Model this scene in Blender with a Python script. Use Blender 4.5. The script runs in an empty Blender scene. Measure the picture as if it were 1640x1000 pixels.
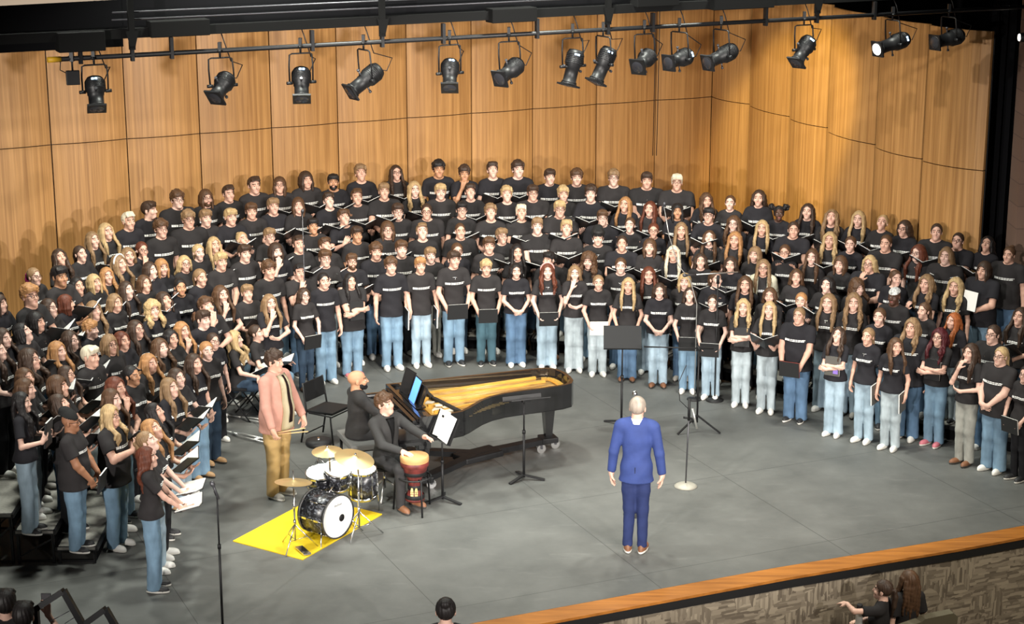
import bpy, bmesh, math, random
import numpy as np
from mathutils import Vector, Matrix, Euler
random.seed(7)
SC = bpy.context.scene
COL = SC.collection
PI = math.pi

# ------------------------------------------------------------------ implicit-surface modeller
def V3(*a): return np.array(a, dtype=np.float32)
def unit(v):
    v = np.asarray(v, dtype=np.float32); return v / (np.linalg.norm(v) + 1e-9)
def axis(*segs):
    """segs: (start, stop, step) joined into one increasing coordinate array"""
    out = []
    for a, b, s in segs:
        n = max(1, int(round((b - a) / s)))
        out += [a + (b - a) * i / n for i in range(n)]
    out.append(segs[-1][1])
    return np.array(out, dtype=np.float32)
def smin(a, b, k):
    h = np.clip(.5 + .5 * (b - a) / k, 0, 1)
    return b + (a - b) * h - k * h * (1 - h)
class Fld:
    def __init__(s, xs, ys, zs):
        s.xs, s.ys, s.zs = xs, ys, zs
        s.F = np.full((len(xs), len(ys), len(zs)), .3, dtype=np.float32)
    def win(s, lo, hi):
        sl = []
        for c, a, b in zip((s.xs, s.ys, s.zs), lo, hi):
            i, j = int(np.searchsorted(c, a)), int(np.searchsorted(c, b))
            if j <= i: return None, None
            sl.append(slice(i, j))
        sl = tuple(sl)
        return sl, (s.xs[sl[0]][:, None, None], s.ys[sl[1]][None, :, None], s.zs[sl[2]][None, None, :])
    def put(s, sl, d, k, op):
        A = s.F[sl]
        if op == 'u': s.F[sl] = smin(A, d, k)
        else: s.F[sl] = -smin(-A, d, k)          # subtract
    def cap(s, a, b, ra, rb=None, k=.02, op='u', cut=None):
        a, b = np.asarray(a, np.float32), np.asarray(b, np.float32)
        rb = ra if rb is None else rb
        R = max(ra, rb) + k + .03
        sl, q = s.win(np.minimum(a, b) - R, np.maximum(a, b) + R)
        if sl is None: return
        x, y, z = q; d = b - a; L = float(d @ d) + 1e-9
        t = np.clip(((x - a[0]) * d[0] + (y - a[1]) * d[1] + (z - a[2]) * d[2]) / L, 0, 1)
        D = np.sqrt((x - a[0] - t * d[0]) ** 2 + (y - a[1] - t * d[1]) ** 2 + (z - a[2] - t * d[2]) ** 2) - (ra + (rb - ra) * t)
        if cut is not None:
            o, n = cut
            D = np.maximum(D, (x - o[0]) * n[0] + (y - o[1]) * n[1] + (z - o[2]) * n[2])
        s.put(sl, D, k, op)
    def chain(s, pts, rs, k=.02, op='u'):
        for i in range(len(pts) - 1): s.cap(pts[i], pts[i + 1], rs[i], rs[i + 1], k, op)
    def ell(s, c, r, k=.02, op='u', rot=None, cut=None):
        m = max(r) if rot is not None else None
        R = np.array([m] * 3 if m else r) + k + .03
        c = np.asarray(c, np.float32)
        sl, q = s.win(c - R, c + R)
        if sl is None: return
        x, y, z = q[0] - c[0], q[1] - c[1], q[2] - c[2]
        if rot is not None:
            M = np.array(rot.inverted(), dtype=np.float32)
            x, y, z = (M[i][0] * x + M[i][1] * y + M[i][2] * z for i in range(3))
        k0 = np.sqrt((x / r[0]) ** 2 + (y / r[1]) ** 2 + (z / r[2]) ** 2)
        k1 = np.sqrt((x / r[0] ** 2) ** 2 + (y / r[1] ** 2) ** 2 + (z / r[2] ** 2) ** 2) + 1e-6
        D = k0 * (k0 - 1) / k1
        if cut is not None:
            o, n = cut
            D = np.maximum(D, (q[0] - o[0]) * n[0] + (q[1] - o[1]) * n[1] + (q[2] - o[2]) * n[2])
        s.put(sl, D, k, op)
    def cyl(s, c, r0, r1, z0, z1, k=.02, op='u'):
        """upright elliptic tube, radii r0 at z0 to r1 at z1"""
        m = max(r0[0], r1[0]); n = max(r0[1], r1[1])
        sl, q = s.win((c[0] - m - k - .03, c[1] - n - k - .03, z0 - k - .03), (c[0] + m + k + .03, c[1] + n + k + .03, z1 + k + .03))
        if sl is None: return
        x, y, z = q; t = np.clip((z - z0) / (z1 - z0), 0, 1)
        rx = r0[0] + (r1[0] - r0[0]) * t; ry = r0[1] + (r1[1] - r0[1]) * t
        D = (np.sqrt(((x - c[0]) / rx) ** 2 + ((y - c[1]) / ry) ** 2) - 1) * np.minimum(rx, ry)
        D = np.maximum(D, np.maximum(z0 - z, z - z1))
        s.put(sl, D, k, op)
    def box(s, c, h, rd=.01, k=.01, op='u', rot=None):
        c = np.asarray(c, np.float32); R = (float(np.linalg.norm(h)) if rot is not None else np.array(h)) + k + .03
        sl, q = s.win(c - R, c + R)
        if sl is None: return
        x, y, z = q[0] - c[0], q[1] - c[1], q[2] - c[2]
        if rot is not None:
            M = np.array(rot.inverted(), dtype=np.float32)
            x, y, z = (M[i][0] * x + M[i][1] * y + M[i][2] * z for i in range(3))
        dx, dy, dz = abs(x) - h[0] + rd, abs(y) - h[1] + rd, abs(z) - h[2] + rd
        D = np.sqrt(np.maximum(dx, 0) ** 2 + np.maximum(dy, 0) ** 2 + np.maximum(dz, 0) ** 2) + np.minimum(np.maximum(dx, np.maximum(dy, dz)), 0) - rd
        s.put(sl, D, k, op)
    def half(s, o, n):
        x, y, z = s.grid(); s.F = np.maximum(s.F, (x - o[0]) * n[0] + (y - o[1]) * n[1] + (z - o[2]) * n[2])
    def grid(s): return s.xs[:, None, None], s.ys[None, :, None], s.zs[None, None, :]
    def front(s, x, z):
        """y of the first surface met coming from -y at (x, z)"""
        i = min(max(int(np.searchsorted(s.xs, x)), 1), len(s.xs) - 1); j = min(max(int(np.searchsorted(s.zs, z)), 1), len(s.zs) - 1)
        tx = (x - s.xs[i - 1]) / (s.xs[i] - s.xs[i - 1]); tz = (z - s.zs[j - 1]) / (s.zs[j] - s.zs[j - 1])
        f = (s.F[i - 1, :, j - 1] * (1 - tx) + s.F[i, :, j - 1] * tx) * (1 - tz) + (s.F[i - 1, :, j] * (1 - tx) + s.F[i, :, j] * tx) * tz
        w = np.nonzero(f < 0)[0]
        if len(w) == 0: return None
        a = w[0]
        if a == 0: return float(s.ys[0])
        t = f[a - 1] / (f[a - 1] - f[a]); return float(s.ys[a - 1] + (s.ys[a] - s.ys[a - 1]) * t)
    def mesh(s):
        F = s.F; I = F < 0
        c = I[:-1, :-1, :-1].astype(np.int8)
        for o in ((1,0,0),(0,1,0),(0,0,1),(1,1,0),(1,0,1),(0,1,1),(1,1,1)):
            c = c + I[o[0]:F.shape[0]-1+o[0], o[1]:F.shape[1]-1+o[1], o[2]:F.shape[2]-1+o[2]]
        ci, cj, ck = np.nonzero((c > 0) & (c < 8))
        P = np.zeros((len(ci), 3), np.float32); N = np.zeros(len(ci), np.float32)
        cs = [(0,0,0),(1,0,0),(0,1,0),(1,1,0),(0,0,1),(1,0,1),(0,1,1),(1,1,1)]
        vals = [F[ci+a, cj+b, ck+d] for a, b, d in cs]
        pos = [np.stack((s.xs[ci+a], s.ys[cj+b], s.zs[ck+d]), 1) for a, b, d in cs]
        for a in range(8):
            for b in range(a + 1, 8):
                if bin(a ^ b).count('1') != 1: continue
                m = (vals[a] < 0) != (vals[b] < 0)
                t = (vals[a][m] / (vals[a][m] - vals[b][m]))[:, None]
                P[m] += pos[a][m] + (pos[b][m] - pos[a][m]) * t; N[m] += 1
        P /= N[:, None]
        idx = np.full(c.shape, -1, np.int32); idx[ci, cj, ck] = np.arange(len(ci))
        Q = []
        for ax in range(3):
            A = np.moveaxis(I, ax, 0); X = np.moveaxis(idx, ax, 0)
            e = A[:-1] != A[1:]
            i, j, k = np.nonzero(e[:, 1:-1, 1:-1]); j += 1; k += 1
            q = np.stack((X[i, j-1, k-1], X[i, j, k-1], X[i, j, k], X[i, j-1, k]), 1)
            flip = A[i, j, k] if ax != 1 else ~A[i, j, k]
            q[~flip] = q[~flip][:, ::-1]; Q.append(q)
        Q = np.concatenate(Q); Q = Q[(Q >= 0).all(1)]
        return P, Q
def to_mesh(name, P, Q, mi=None, slots=1, smooth=True):
    """Q: one array of faces or several (quads, triangles)"""
    Qs = Q if isinstance(Q, tuple) else (Q,)
    me = bpy.data.meshes.new(name)
    me.vertices.add(len(P)); me.vertices.foreach_set('co', np.ascontiguousarray(P, np.float32).ravel())
    lv = np.concatenate([q.ravel() for q in Qs]).astype(np.int32); cnt = np.concatenate([np.full(len(q), q.shape[1]) for q in Qs])
    me.loops.add(len(lv)); me.loops.foreach_set('vertex_index', lv)
    me.polygons.add(len(cnt)); me.polygons.foreach_set('loop_start', np.concatenate(([0], np.cumsum(cnt)[:-1])).astype(np.int32))
    if mi is not None: me.polygons.foreach_set('material_index', np.ascontiguousarray(mi, np.int32))
    me.polygons.foreach_set('use_smooth', np.full(len(cnt), smooth))
    for _ in range(slots): me.materials.append(None)
    me.update(calc_edges=True); me.validate()
    return me

# ------------------------------------------------------------------ materials
def mat(name, col, rough=.6, metal=0, noise=None, bump=None, spec=.5, emit=None, coat=0, sss=0):
    """noise=(scale, dark factor, stretch xyz); bump=(scale, strength)"""
    m = bpy.data.materials.new(name); m.use_nodes = True; nt = m.node_tree; b = nt.nodes['Principled BSDF']
    b.inputs['Base Color'].default_value = (*col, 1); b.inputs['Roughness'].default_value = rough; b.inputs['Metallic'].default_value = metal
    b.inputs['Specular IOR Level'].default_value = spec; b.inputs['Coat Weight'].default_value = coat
    if noise or bump:
        tc = nt.nodes.new('ShaderNodeTexCoord'); mp = nt.nodes.new('ShaderNodeMapping'); nt.links.new(tc.outputs['Object'], mp.inputs[0])
        n = nt.nodes.new('ShaderNodeTexNoise'); nt.links.new(mp.outputs[0], n.inputs['Vector']); n.inputs['Detail'].default_value = 4
    if noise:
        mp.inputs['Scale'].default_value = noise[2] if len(noise) > 2 else (1, 1, 1)
        n.inputs['Scale'].default_value = noise[0]
        r = nt.nodes.new('ShaderNodeValToRGB'); r.color_ramp.elements[0].position = .32; r.color_ramp.elements[1].position = .68
        r.color_ramp.elements[0].color = (*[c * noise[1] for c in col], 1); r.color_ramp.elements[1].color = (*col, 1)
        nt.links.new(n.outputs[0], r.inputs[0]); nt.links.new(r.outputs[0], b.inputs['Base Color'])
    if bump:
        n2 = n
        if noise:
            n2 = nt.nodes.new('ShaderNodeTexNoise'); nt.links.new(mp.outputs[0], n2.inputs['Vector'])
        n2.inputs['Scale'].default_value = bump[0]
        bp = nt.nodes.new('ShaderNodeBump'); bp.inputs['Strength'].default_value = bump[1]; bp.inputs['Distance'].default_value = .01
        nt.links.new(n2.outputs[0], bp.inputs['Height']); nt.links.new(bp.outputs[0], b.inputs['Normal'])
    if emit: b.inputs['Emission Color'].default_value = (*emit[0], 1); b.inputs['Emission Strength'].default_value = emit[1]
    if sss: b.inputs['Subsurface Weight'].default_value = sss; b.inputs['Subsurface Radius'].default_value = (.02, .008, .005)
    return m
_mv = {}
def with_mats(me, mats):
    """the mesh wearing these materials; the geometry is shared, one copy per set of materials"""
    mats = mats if isinstance(mats, (list, tuple)) else [mats]
    key = tuple(m.name for m in mats); d = _mv.setdefault(me.name, {})
    if key in d: return d[key]
    m2 = me if not d else me.copy()
    while len(m2.materials) < len(mats): m2.materials.append(None)
    for i, m in enumerate(mats): m2.materials[i] = m
    d[key] = m2; return m2
def link(name, me, mats=None, parent=None, loc=None, rot=None, M=None, scale=None, col=None):
    if mats is not None: me = with_mats(me, mats)
    o = bpy.data.objects.new(name, me); COL.objects.link(o)
    if parent is not None: o.parent = parent
    if M is not None: o.matrix_local = M
    if loc is not None: o.location = loc
    if rot is not None: o.rotation_euler = rot
    if scale is not None: o.scale = scale
    if col is not None: o.color = (*col, 1)
    return o
def own_colour(m, fac=(1, 1, 1), to=None, f=0.):
    """let the material take the colour each object carries (times its own pattern)"""
    nt = m.node_tree; b = nt.nodes['Principled BSDF']; oi = nt.nodes.new('ShaderNodeObjectInfo'); mx = nt.nodes.new('ShaderNodeMix'); mx.data_type = 'RGBA'; mx.blend_type = 'MULTIPLY'; mx.inputs[0].default_value = 1
    lk = b.inputs['Base Color'].links
    if lk: nt.links.new(lk[0].from_socket, mx.inputs[7])
    else: mx.inputs[7].default_value = (*fac, 1)
    nt.links.new(oi.outputs['Color'], mx.inputs[6]); out = mx.outputs[2]
    if to:
        m2 = nt.nodes.new('ShaderNodeMix'); m2.data_type = 'RGBA'; m2.inputs[0].default_value = f; nt.links.new(out, m2.inputs[6]); m2.inputs[7].default_value = (*to, 1); out = m2.outputs[2]
    nt.links.new(out, b.inputs['Base Color']); return m
def tag(o, label, cat, group=None, kind=None):
    if label: o['label'] = label
    if cat: o['category'] = cat
    if group: o['group'] = group
    if kind: o['kind'] = kind
    return o
def empty(name, loc=(0, 0, 0), rz=0):
    o = bpy.data.objects.new(name, None); COL.objects.link(o); o.location = loc; o.rotation_euler = (0, 0, rz); o.empty_display_size = .1
    return o

# ------------------------------------------------------------------ human figure
HZ = 1.585                      # head centre of the 1.70 m figure
BUILD = dict(
  m=dict(sw=.172, ch=(.148, .102, .19), wa=(.126, .094, .17), pe=(.138, .104, .13), hip=.078, th=.080, arm=(.043, .037, .027), nk=.054, jaw=1.06, an=.088),
  f=dict(sw=.152, ch=(.130, .090, .18), wa=(.108, .080, .16), pe=(.150, .108, .13), hip=.076, th=.080, arm=(.037, .031, .023), nk=.044, jaw=.93, an=.080),
  c=dict(sw=.180, ch=(.150, .104, .19), wa=(.124, .094, .17), pe=(.138, .106, .13), hip=.076, th=.072, arm=(.044, .037, .027), nk=.054, jaw=1.06, an=.076),
  h=dict(sw=.200, ch=(.196, .150, .20), wa=(.205, .172, .19), pe=(.200, .155, .15), hip=.098, th=.112, arm=(.060, .048, .031), nk=.060, jaw=1.12))
def torso(f, B, g, dz=0, k=.05):
    b = BUILD[B]
    f.ell((0, .0, 1.27 + dz), [r + g for r in b['ch']], k); f.ell((0, -.015 if B == 'h' else 0, 1.06 + dz), [r + g for r in b['wa']], k)
    f.ell((0, .012, .93 + dz), [r + g for r in b['pe']], k)
    f.cap((-b['sw'] + .035, .012, 1.398 + dz), (b['sw'] - .035, .012, 1.398 + dz), .054 + g, k=k)
    for s in (-1, 1): f.cap((s * .03, .02, 1.46 + dz), (s * (b['sw'] - .05), .012, 1.42 + dz), .034 + g, k=k)
    if B == 'f':
        for s in (-1, 1): f.ell((s * .062, -.066, 1.245 + dz), (.058 + g, .052 + g, .06 + g), .03)
def ik(S, W, pole, L1=.285, L2=.255):
    S, W = np.array(S, float), np.array(W, float); d = W - S; D = min(np.linalg.norm(d), L1 + L2 - .004); n = d / np.linalg.norm(d)
    W = S + n * D; a = (L1 * L1 - L2 * L2 + D * D) / (2 * D); h = math.sqrt(max(L1 * L1 - a * a, 0)); p = np.array(pole, float); p = p - n * (p @ n); p /= np.linalg.norm(p) + 1e-9
    return S + n * a + p * h, W
def hand(f, W, fd, n, side, curl=.5, sc=1.):
    """side: +1 thumb on (fd x n); five separate fingers"""
    fd = unit(fd); n = np.asarray(n, np.float32); n = unit(n - fd * (n @ fd)); t = np.cross(fd, n) * side
    q = lambda a, b, c: np.asarray(W, np.float32) + (fd * a + t * b + n * c) * sc
    f.cap(q(-.01, 0, 0), q(.03, 0, 0), .024 * sc, .026 * sc, .02)
    for i, b in enumerate((.028, .010, -.010, -.028)):
        f.cap(q(.022, b * .75, 0), q(.082, b, 0), .0145 * sc, .0115 * sc, .012)
    for i, (b, L) in enumerate(((.030, .070), (.0105, .078), (-.0105, .072), (-.030, .057))):
        a1, a2 = curl * .55 + i * .03, curl * 1.35 + i * .05
        p0 = (.080, b, 0); p1 = (.080 + L * .5 * math.cos(a1), b * 1.1, L * .5 * math.sin(a1)); p2 = (p1[0] + L * .5 * math.cos(a2), b * 1.15, p1[2] + L * .5 * math.sin(a2))
        f.chain([q(*p0), q(*p1), q(*p2)], [.0098 * sc, .0088 * sc, .0074 * sc], .004)
    f.chain([q(.014, .024, .004), q(.044, .050, .014), q(.072, .054, .026 + curl * .02)], [.0145 * sc, .0115 * sc, .009 * sc], .006)
def head(f, hz, B, y0=0.):
    j = BUILD[B]['jaw']; nk = BUILD[B]['nk']; c = lambda x, y, z: (x, y + y0, z + hz)
    f.ell(c(0, .012, .032), (.073, .092, .084), .02); f.ell(c(0, -.028, -.048), (.052 * j, .062, .062), .03)
    f.ell(c(0, -.072, -.088), (.024 * j, .020, .018), .03)
    f.cap(c(0, .02, -.07), c(0, .032, -.20), nk, nk * 1.08, .025)
    for s in (-1, 1):
        f.ell(c(s * .036, -.062, -.022), (.026, .024, .026), .02)
        f.ell(c(s * .031, -.099, .010), (.017, .012, .010), .012, 's')
        f.ell(c(s * .031, -.0765, .008), (.0125, .0125, .0105), .002)
        f.cap(c(s * .012, -.086, .030), c(s * .046, -.074, .031), .0065, .005, .012)
        f.ell(c(s * .075, .010, -.004), (.010, .020, .031), .006)
    f.chain([c(0, -.084, .018), c(0, -.104, -.022)], [.0085, .0125], .012)
    for s in (-1, 1): f.cap(c(0, -.094, -.026), c(s * .011, -.092, -.026), .008, .007, .006)
    f.chain([c(-.022, -.078, -.0500), c(0, -.088, -.0530), c(.022, -.078, -.0500)], [.004, .006, .004], .006)
    f.chain([c(-.019, -.078, -.0560), c(0, -.086, -.0625), c(.019, -.078, -.0560)], [.004, .0065, .004], .006)
# wrist, fingers, palm normal, curl, elbow pole for (left +x, right -x)
def mir(w): return ((-w[0][0], w[0][1], w[0][2]), (-w[1][0], w[1][1], w[1][2]), (-w[2][0], w[2][1], w[2][2]), w[3], (-w[4][0], w[4][1], w[4][2]))
_a = ((.245, -.03, .865), (0, -.12, -1), (-1, 0, 0), .55, (.4, 1, 0))
_o = ((.140, -.335, 1.085), (-.25, -.75, .45), (0, -.1, 1), .25, (.7, .3, -1))
_l = ((.135, -.325, .985), (-.25, -.85, .3), (0, -.1, 1), .25, (.7, .4, -1))
_h = ((.155, -.205, .935), (-.25, -.25, -.9), (-.9, .3, 0), .9, (.8, .6, 0))
_s = ((.262, -.085, .885), (-.1, -.15, -1), (-1, 0, 0), .7, (.5, 1, 0))
POSE = dict(
  A=(_a, mir(_a)), O=(_o, mir(_o)), L=(_l, mir(_l)), H=(_h, mir(_h)), S=(_s, mir(_a)),
  C=(((-.085, -.215, 1.11), (-1, .05, .1), (0, 1, 0), .5, (.8, -.1, -.7)), ((.085, -.205, 1.17), (1, .05, .1), (0, 1, 0), .5, (-.8, -.1, -.7))),
  F=(((.02, -.205, 1.09), (-.9, -.1, .2), (0, .6, .6), .6, (.8, 0, -.7)), ((-.05, -.165, 1.40), (.3, .25, .9), (.4, .8, 0), .9, (-.4, -.1, -1))),
  G=(_l, ((-.13, -.30, 1.26), (.35, -.3, .9), (.5, .8, 0), .6, (-.6, .1, -1))),
  W=(((.06, -.225, .985), (-.9, -.1, -.35), (0, .9, 0), .6, (.8, .5, -.3)), ((-.06, -.215, .99), (.9, -.1, -.35), (0, .9, 0), .6, (-.8, .5, -.3))),
  D=(((.145, -.265, 1.17), (-.3, -.35, .85), (-.7, .6, 0), .7, (.7, .2, -1)), ((-.145, -.265, 1.17), (.3, -.35, .85), (.7, .6, 0), .7, (-.7, .2, -1))),
  P=(((.07, -.235, 1.07), (-.5, -.3, .6), (-.4, .8, .2), .8, (.8, .2, -1)), ((-.07, -.235, 1.07), (.5, -.3, .6), (.4, .8, .2), .8, (-.8, .2, -1))),
  T=(((.11, -.36, .955), (-.3, -.9, .1), (0, 0, 1), .3, (.6, .6, -.6)), ((-.10, -.37, 1.0), (.3, -.9, .1), (0, 0, 1), .3, (-.6, .6, -.6))),
)
def arms(B, pose, dz=0):
    out = []
    for s, (W, fd, n, curl, pole) in zip((1, -1), POSE[pose]):
        b = BUILD[B]; W = np.array(W, float); W[2] += dz
        g = {'m': 0, 'c': .02, 'f': -.02, 'h': .045}[B]
        if abs(W[0]) > .2: W[0] += s * g * 1.1
        elif pose in 'FCWP': W[1] -= max(g, 0) * 1.35
        else: W[1] -= max(g, 0)
        S = (s * b['sw'], .012, 1.392 + dz)
        E, Wr = ik(S, W, pole)
        out.append((s, np.array(S), E, Wr, fd, n, curl))
    return out
LEGS = lambda B, sit: ([((s * BUILD[B]['hip'], .01, .90), (s * .92 * BUILD[B].get('an', .100), -.005, .485), (s * BUILD[B].get('an', .100), .02, .085)) for s in (1, -1)] if not sit else
                       [((s * BUILD[B]['hip'], -.01, .50), (s * .115, -.43, .515), (s * .115, -.40 + .03 * s, .09)) for s in (1, -1)])
_cache = {}
def body_base(B, pose, sit=False):
    key = ('body', B, pose, sit)
    if key in _cache: return _cache[key]
    dz = -.42 if sit else 0; A = arms(B, pose, dz); b = BUILD[B]
    hx = max(max(abs(a[2][0]), abs(a[3][0])) for a in A) + .16; hx = max(hx, .30)
    y0 = min(min(a[3][1], a[2][1]) for a in A) - .22; y0 = min(y0, -.2)
    if sit: y0 = min(y0, -.62)
    xs = axis((-hx, -.1, .008), (-.1, .1, .0062), (.1, hx, .008))
    ys = axis((y0, -.125, .008), (-.125, .13, .0064), (.13, .24, .012))
    zl = min(min(a[3][2] for a in A) - .24, 1.0 + dz)
    zs = axis((.03, max(zl, .06), .025), (max(zl, .06), HZ + dz - .14, .008), (HZ + dz - .14, HZ + dz + .135, .0056))
    f = Fld(xs, ys, zs)
    torso(f, B, 0, dz)
    for H_, K_, A_ in LEGS(B, sit):
        f.cap(H_, K_, b['th'], b['th'] * .66, .04); f.cap(K_, A_, b['th'] * .62, .040, .03)
    for s, S, E, W, fd, n, curl in A:
        r = b['arm']; f.cap(S, E, r[0] + .004, r[1], .03); m = E + (W - E) * .3
        f.cap(E, m, r[1], r[1] * .98, .02); f.cap(m, W, r[1] * .98, r[2], .015)
        hand(f, W, fd, n, s, curl, .94 if B == 'f' else 1.04)
    head(f, HZ + dz, B)
    P, Q = f.mesh()
    # skin that clothes cover needs few faces: merge its vertices into coarse cells
    vis = P[:, 2] > 1.40 + dz
    for s, S, E, W, fd, n, curl in A:
        d = E - S; e0 = S + d * .52
        for a_, b_, rr in ((e0, E, .075), (E, W, .075), (W, W + unit(fd) * .13 + unit(n) * .02, .105)):
            a_, b_ = np.asarray(a_, np.float32), np.asarray(b_, np.float32); d_ = b_ - a_; t = np.clip(((P - a_) @ d_) / (d_ @ d_ + 1e-9), 0, 1)
            vis |= np.linalg.norm(P - a_ - t[:, None] * d_, axis=1) < rr
    cell = np.floor(P / .04).astype(np.int64) + 64; kk = cell[:, 0] * 1000003 + cell[:, 1] * 1009 + cell[:, 2]; kk[vis] = -1 - np.arange(len(P))[vis]
    uq, inv = np.unique(kk, return_inverse=True); NP = np.zeros((len(uq), 3)); np.add.at(NP, inv, P); NP /= np.bincount(inv)[:, None]
    Q = inv[Q].astype(np.int32); P = NP.astype(np.float32)
    nd = (Q[:, 0] != Q[:, 1]).astype(int) + (Q[:, 1] != Q[:, 2]) + (Q[:, 2] != Q[:, 3]) + (Q[:, 3] != Q[:, 0])
    q4 = Q[nd == 4]; q4 = q4[(q4[:, 0] != q4[:, 2]) & (q4[:, 1] != q4[:, 3])]; q3 = []
    for q in Q[nd == 3]:
        u = [q[i] for i in range(4) if q[i] != q[i - 1]]; q3.append(u)
    q3 = np.array(q3, np.int32).reshape(-1, 3); _, ui = np.unique(np.sort(q3, 1), axis=0, return_index=True); q3 = q3[ui]; _, ui = np.unique(np.sort(q4, 1), axis=0, return_index=True); q4 = q4[ui]
    Q = (q4, q3)
    _cache[key] = (P, Q, A, dz); return _cache[key]
PIV = (0, .03, 1.47); HS = 1.05
def headrot(pitch, yaw): return Matrix.Rotation(yaw, 3, 'Z') @ Matrix.Rotation(-pitch, 3, 'X')
def bend_head(P, pitch, yaw, dz=0):
    w = np.clip((P[:, 2] - (1.43 + dz)) / .085, 0, 1); w = w * w * (3 - 2 * w)
    w *= (np.abs(P[:, 0]) < .13) & (P[:, 1] > -.16) 
    R = np.array(headrot(pitch, yaw), np.float32) * HS; c = np.array(PIV, np.float32) + np.array((0, 0, dz), np.float32)
    return P + w[:, None] * ((P - c) @ R.T + c - P)
def body_mesh(B, pose, pitch, yaw, sit=False):
    """material slots: skin, brow, lips, eye white, iris"""
    key = ('bm', B, pose, round(pitch, 2), round(yaw, 2), sit)
    if key in _cache: return _cache[key]
    P, Q, A, dz = body_base(B, pose, sit)
    C = np.concatenate([P[q].mean(1) for q in Q]) - np.array((0, 0, HZ + dz), np.float32)
    mi = np.zeros(len(C), np.int32); ax = np.abs(C[:, 0]); fr = C[:, 1] < -.055
    lid = fr & (np.hypot((ax - .031) * .82, (C[:, 2] - .0065) * 1.9) < .0105) & (C[:, 1] < -.06)
    mi[lid] = 3
    mi[lid & (np.abs(ax - .031) < .0066)] = 4
    mi[fr & (ax > .012) & (ax < .050) & (np.abs(C[:, 2] - .0345 + .10 * (ax - .03)) < .0046)] = 1
    mi[fr & (C[:, 1] < -.07) & (ax < .020) & (C[:, 2] < -.0495) & (C[:, 2] > -.0645)] = 2
    me = to_mesh('person_body', bend_head(P, pitch, yaw, dz), Q, mi, 5)
    _cache[key] = me; return me
def folds(f, amp, z0, z1, fx=7., fz=34.):
    x, y, z = f.grid(); m = np.clip((z1 - z) / .08, 0, 1) * np.clip((z - z0) / .03, 0, 1)
    f.F = f.F + (amp * m * (np.sin(fz * z + fx * x + 2.2 * np.sin(11 * x + 3 * y)) * .6 + .4 * np.sin(21 * x - 13 * y + 9 * z))).astype(np.float32)
def shirt_mesh(B, pose, kind='tee', sit=False):
    """tee, or long-sleeved jacket; returns (mesh, print mesh)"""
    key = ('sh', B, pose, kind, sit)
    if key in _cache: return _cache[key]
    dz = -.42 if sit else 0; A = arms(B, pose, dz); b = BUILD[B]; lng = kind != 'tee'
    hx = max(b['sw'] + .17, max(abs(a[2][0]) for a in A) + .11)
    if lng: hx = max(hx, max(abs(a[3][0]) for a in A) + .09)
    y0 = min(-b['wa'][1] - .10, min(a[2][1] for a in A) - .12, (min(a[3][1] for a in A) - .09) if lng else 0)
    hem = {'m': .835, 'c': .80, 'f': .905, 'h': .80}[B]
    if kind == 'jacket': hem = .80
    if sit: hem = max(hem, .90)
    hem += dz; s_ = .0125
    f = Fld(axis((-hx, hx, s_)), axis((y0, .26, s_)), axis((hem - .03 if not lng else min(hem - .03, min(a[3][2] for a in A) - .05), 1.53 + dz, s_)))
    g = .013 if not lng else .015
    torso(f, B, g, dz)
    p = b['pe']; f.cyl((0, .005), (p[0] + g + .029, p[1] + g + .030), (b['wa'][0] + g - .03, b['wa'][1] + g - .03), hem + .002, 1.22 + dz, .05)
    folds(f, .0055, hem - .1, 1.22 + dz)
    x, y, z = f.grid(); f.F = np.maximum(f.F, hem - z)
    for s, S, E, W, fd, n, curl in A:
        r = b['arm']
        if lng:
            f.cap(S, E, r[0] + .018, r[1] + .016, .03); e = W + (W - E) / np.linalg.norm(W - E) * -.012
            f.cap(E, e, r[1] + .016, r[2] + .019, .015, cut=(e, unit(W - E)))
        else:
            d = E - S; e = S + d * .66
            f.cap(S, S + d * .72, r[0] + .018, r[0] + .026, .03, cut=(e, unit(d)))
    f.ell((0, .0 if not lng else -.012, (1.505 if not lng else 1.525) + dz), (b['nk'] + (.026 if not lng else .016), b['nk'] + .034, .062), .008, 's')
    if kind == 'jacket':                          # open front: a V down to the button
        f.box((0, -.20, 1.36 + dz), (.10, .14, .17), .005, .004, 's', rot=Matrix.Rotation(.0, 3, 'Y')) if False else None
    P, Q = f.mesh(); me = to_mesh(kind, P, Q)
    pr = None
    if kind == 'tee':
        bm = bmesh.new(); k = {'m': 1.0, 'c': 1.0, 'f': .88, 'h': 1.12}[B]; zc = 1.262 + dz
        def strip(xa, xb, za, zb, n):
            row = []
            for i in range(n + 1):
                xx = xa + (xb - xa) * i / n; col = []
                for zz in (za, (za + zb) / 2, zb):
                    yy = f.front(xx, zz)
                    if yy is None: return
                    col.append(bm.verts.new((xx, yy - .004, zz)))
                row.append(col)
            for i in range(n):
                for q in range(2): bm.faces.new((row[i][q], row[i + 1][q], row[i + 1][q + 1], row[i][q + 1]))
        rnd = random.Random(3)
        for i in range(3): strip((-.142 + .025 * i) * k, (-.1195 + .025 * i) * k, zc - .0145, zc + .0165, 2)
        for zz, h, x1 in ((.0105, .0062, .142), (-.0085, .0062, .128)):
            xx = -.060
            while xx < x1:
                w = rnd.uniform(.02, .05); strip(xx * k, min(xx + w, x1) * k, zc + zz - h, zc + zz + h, 3); xx += w + .005
        pm = bpy.data.meshes.new('print'); bm.to_mesh(pm); bm.free(); pm.materials.append(None); pr = pm
    _cache[key] = (me, pr); return _cache[key]
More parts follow.
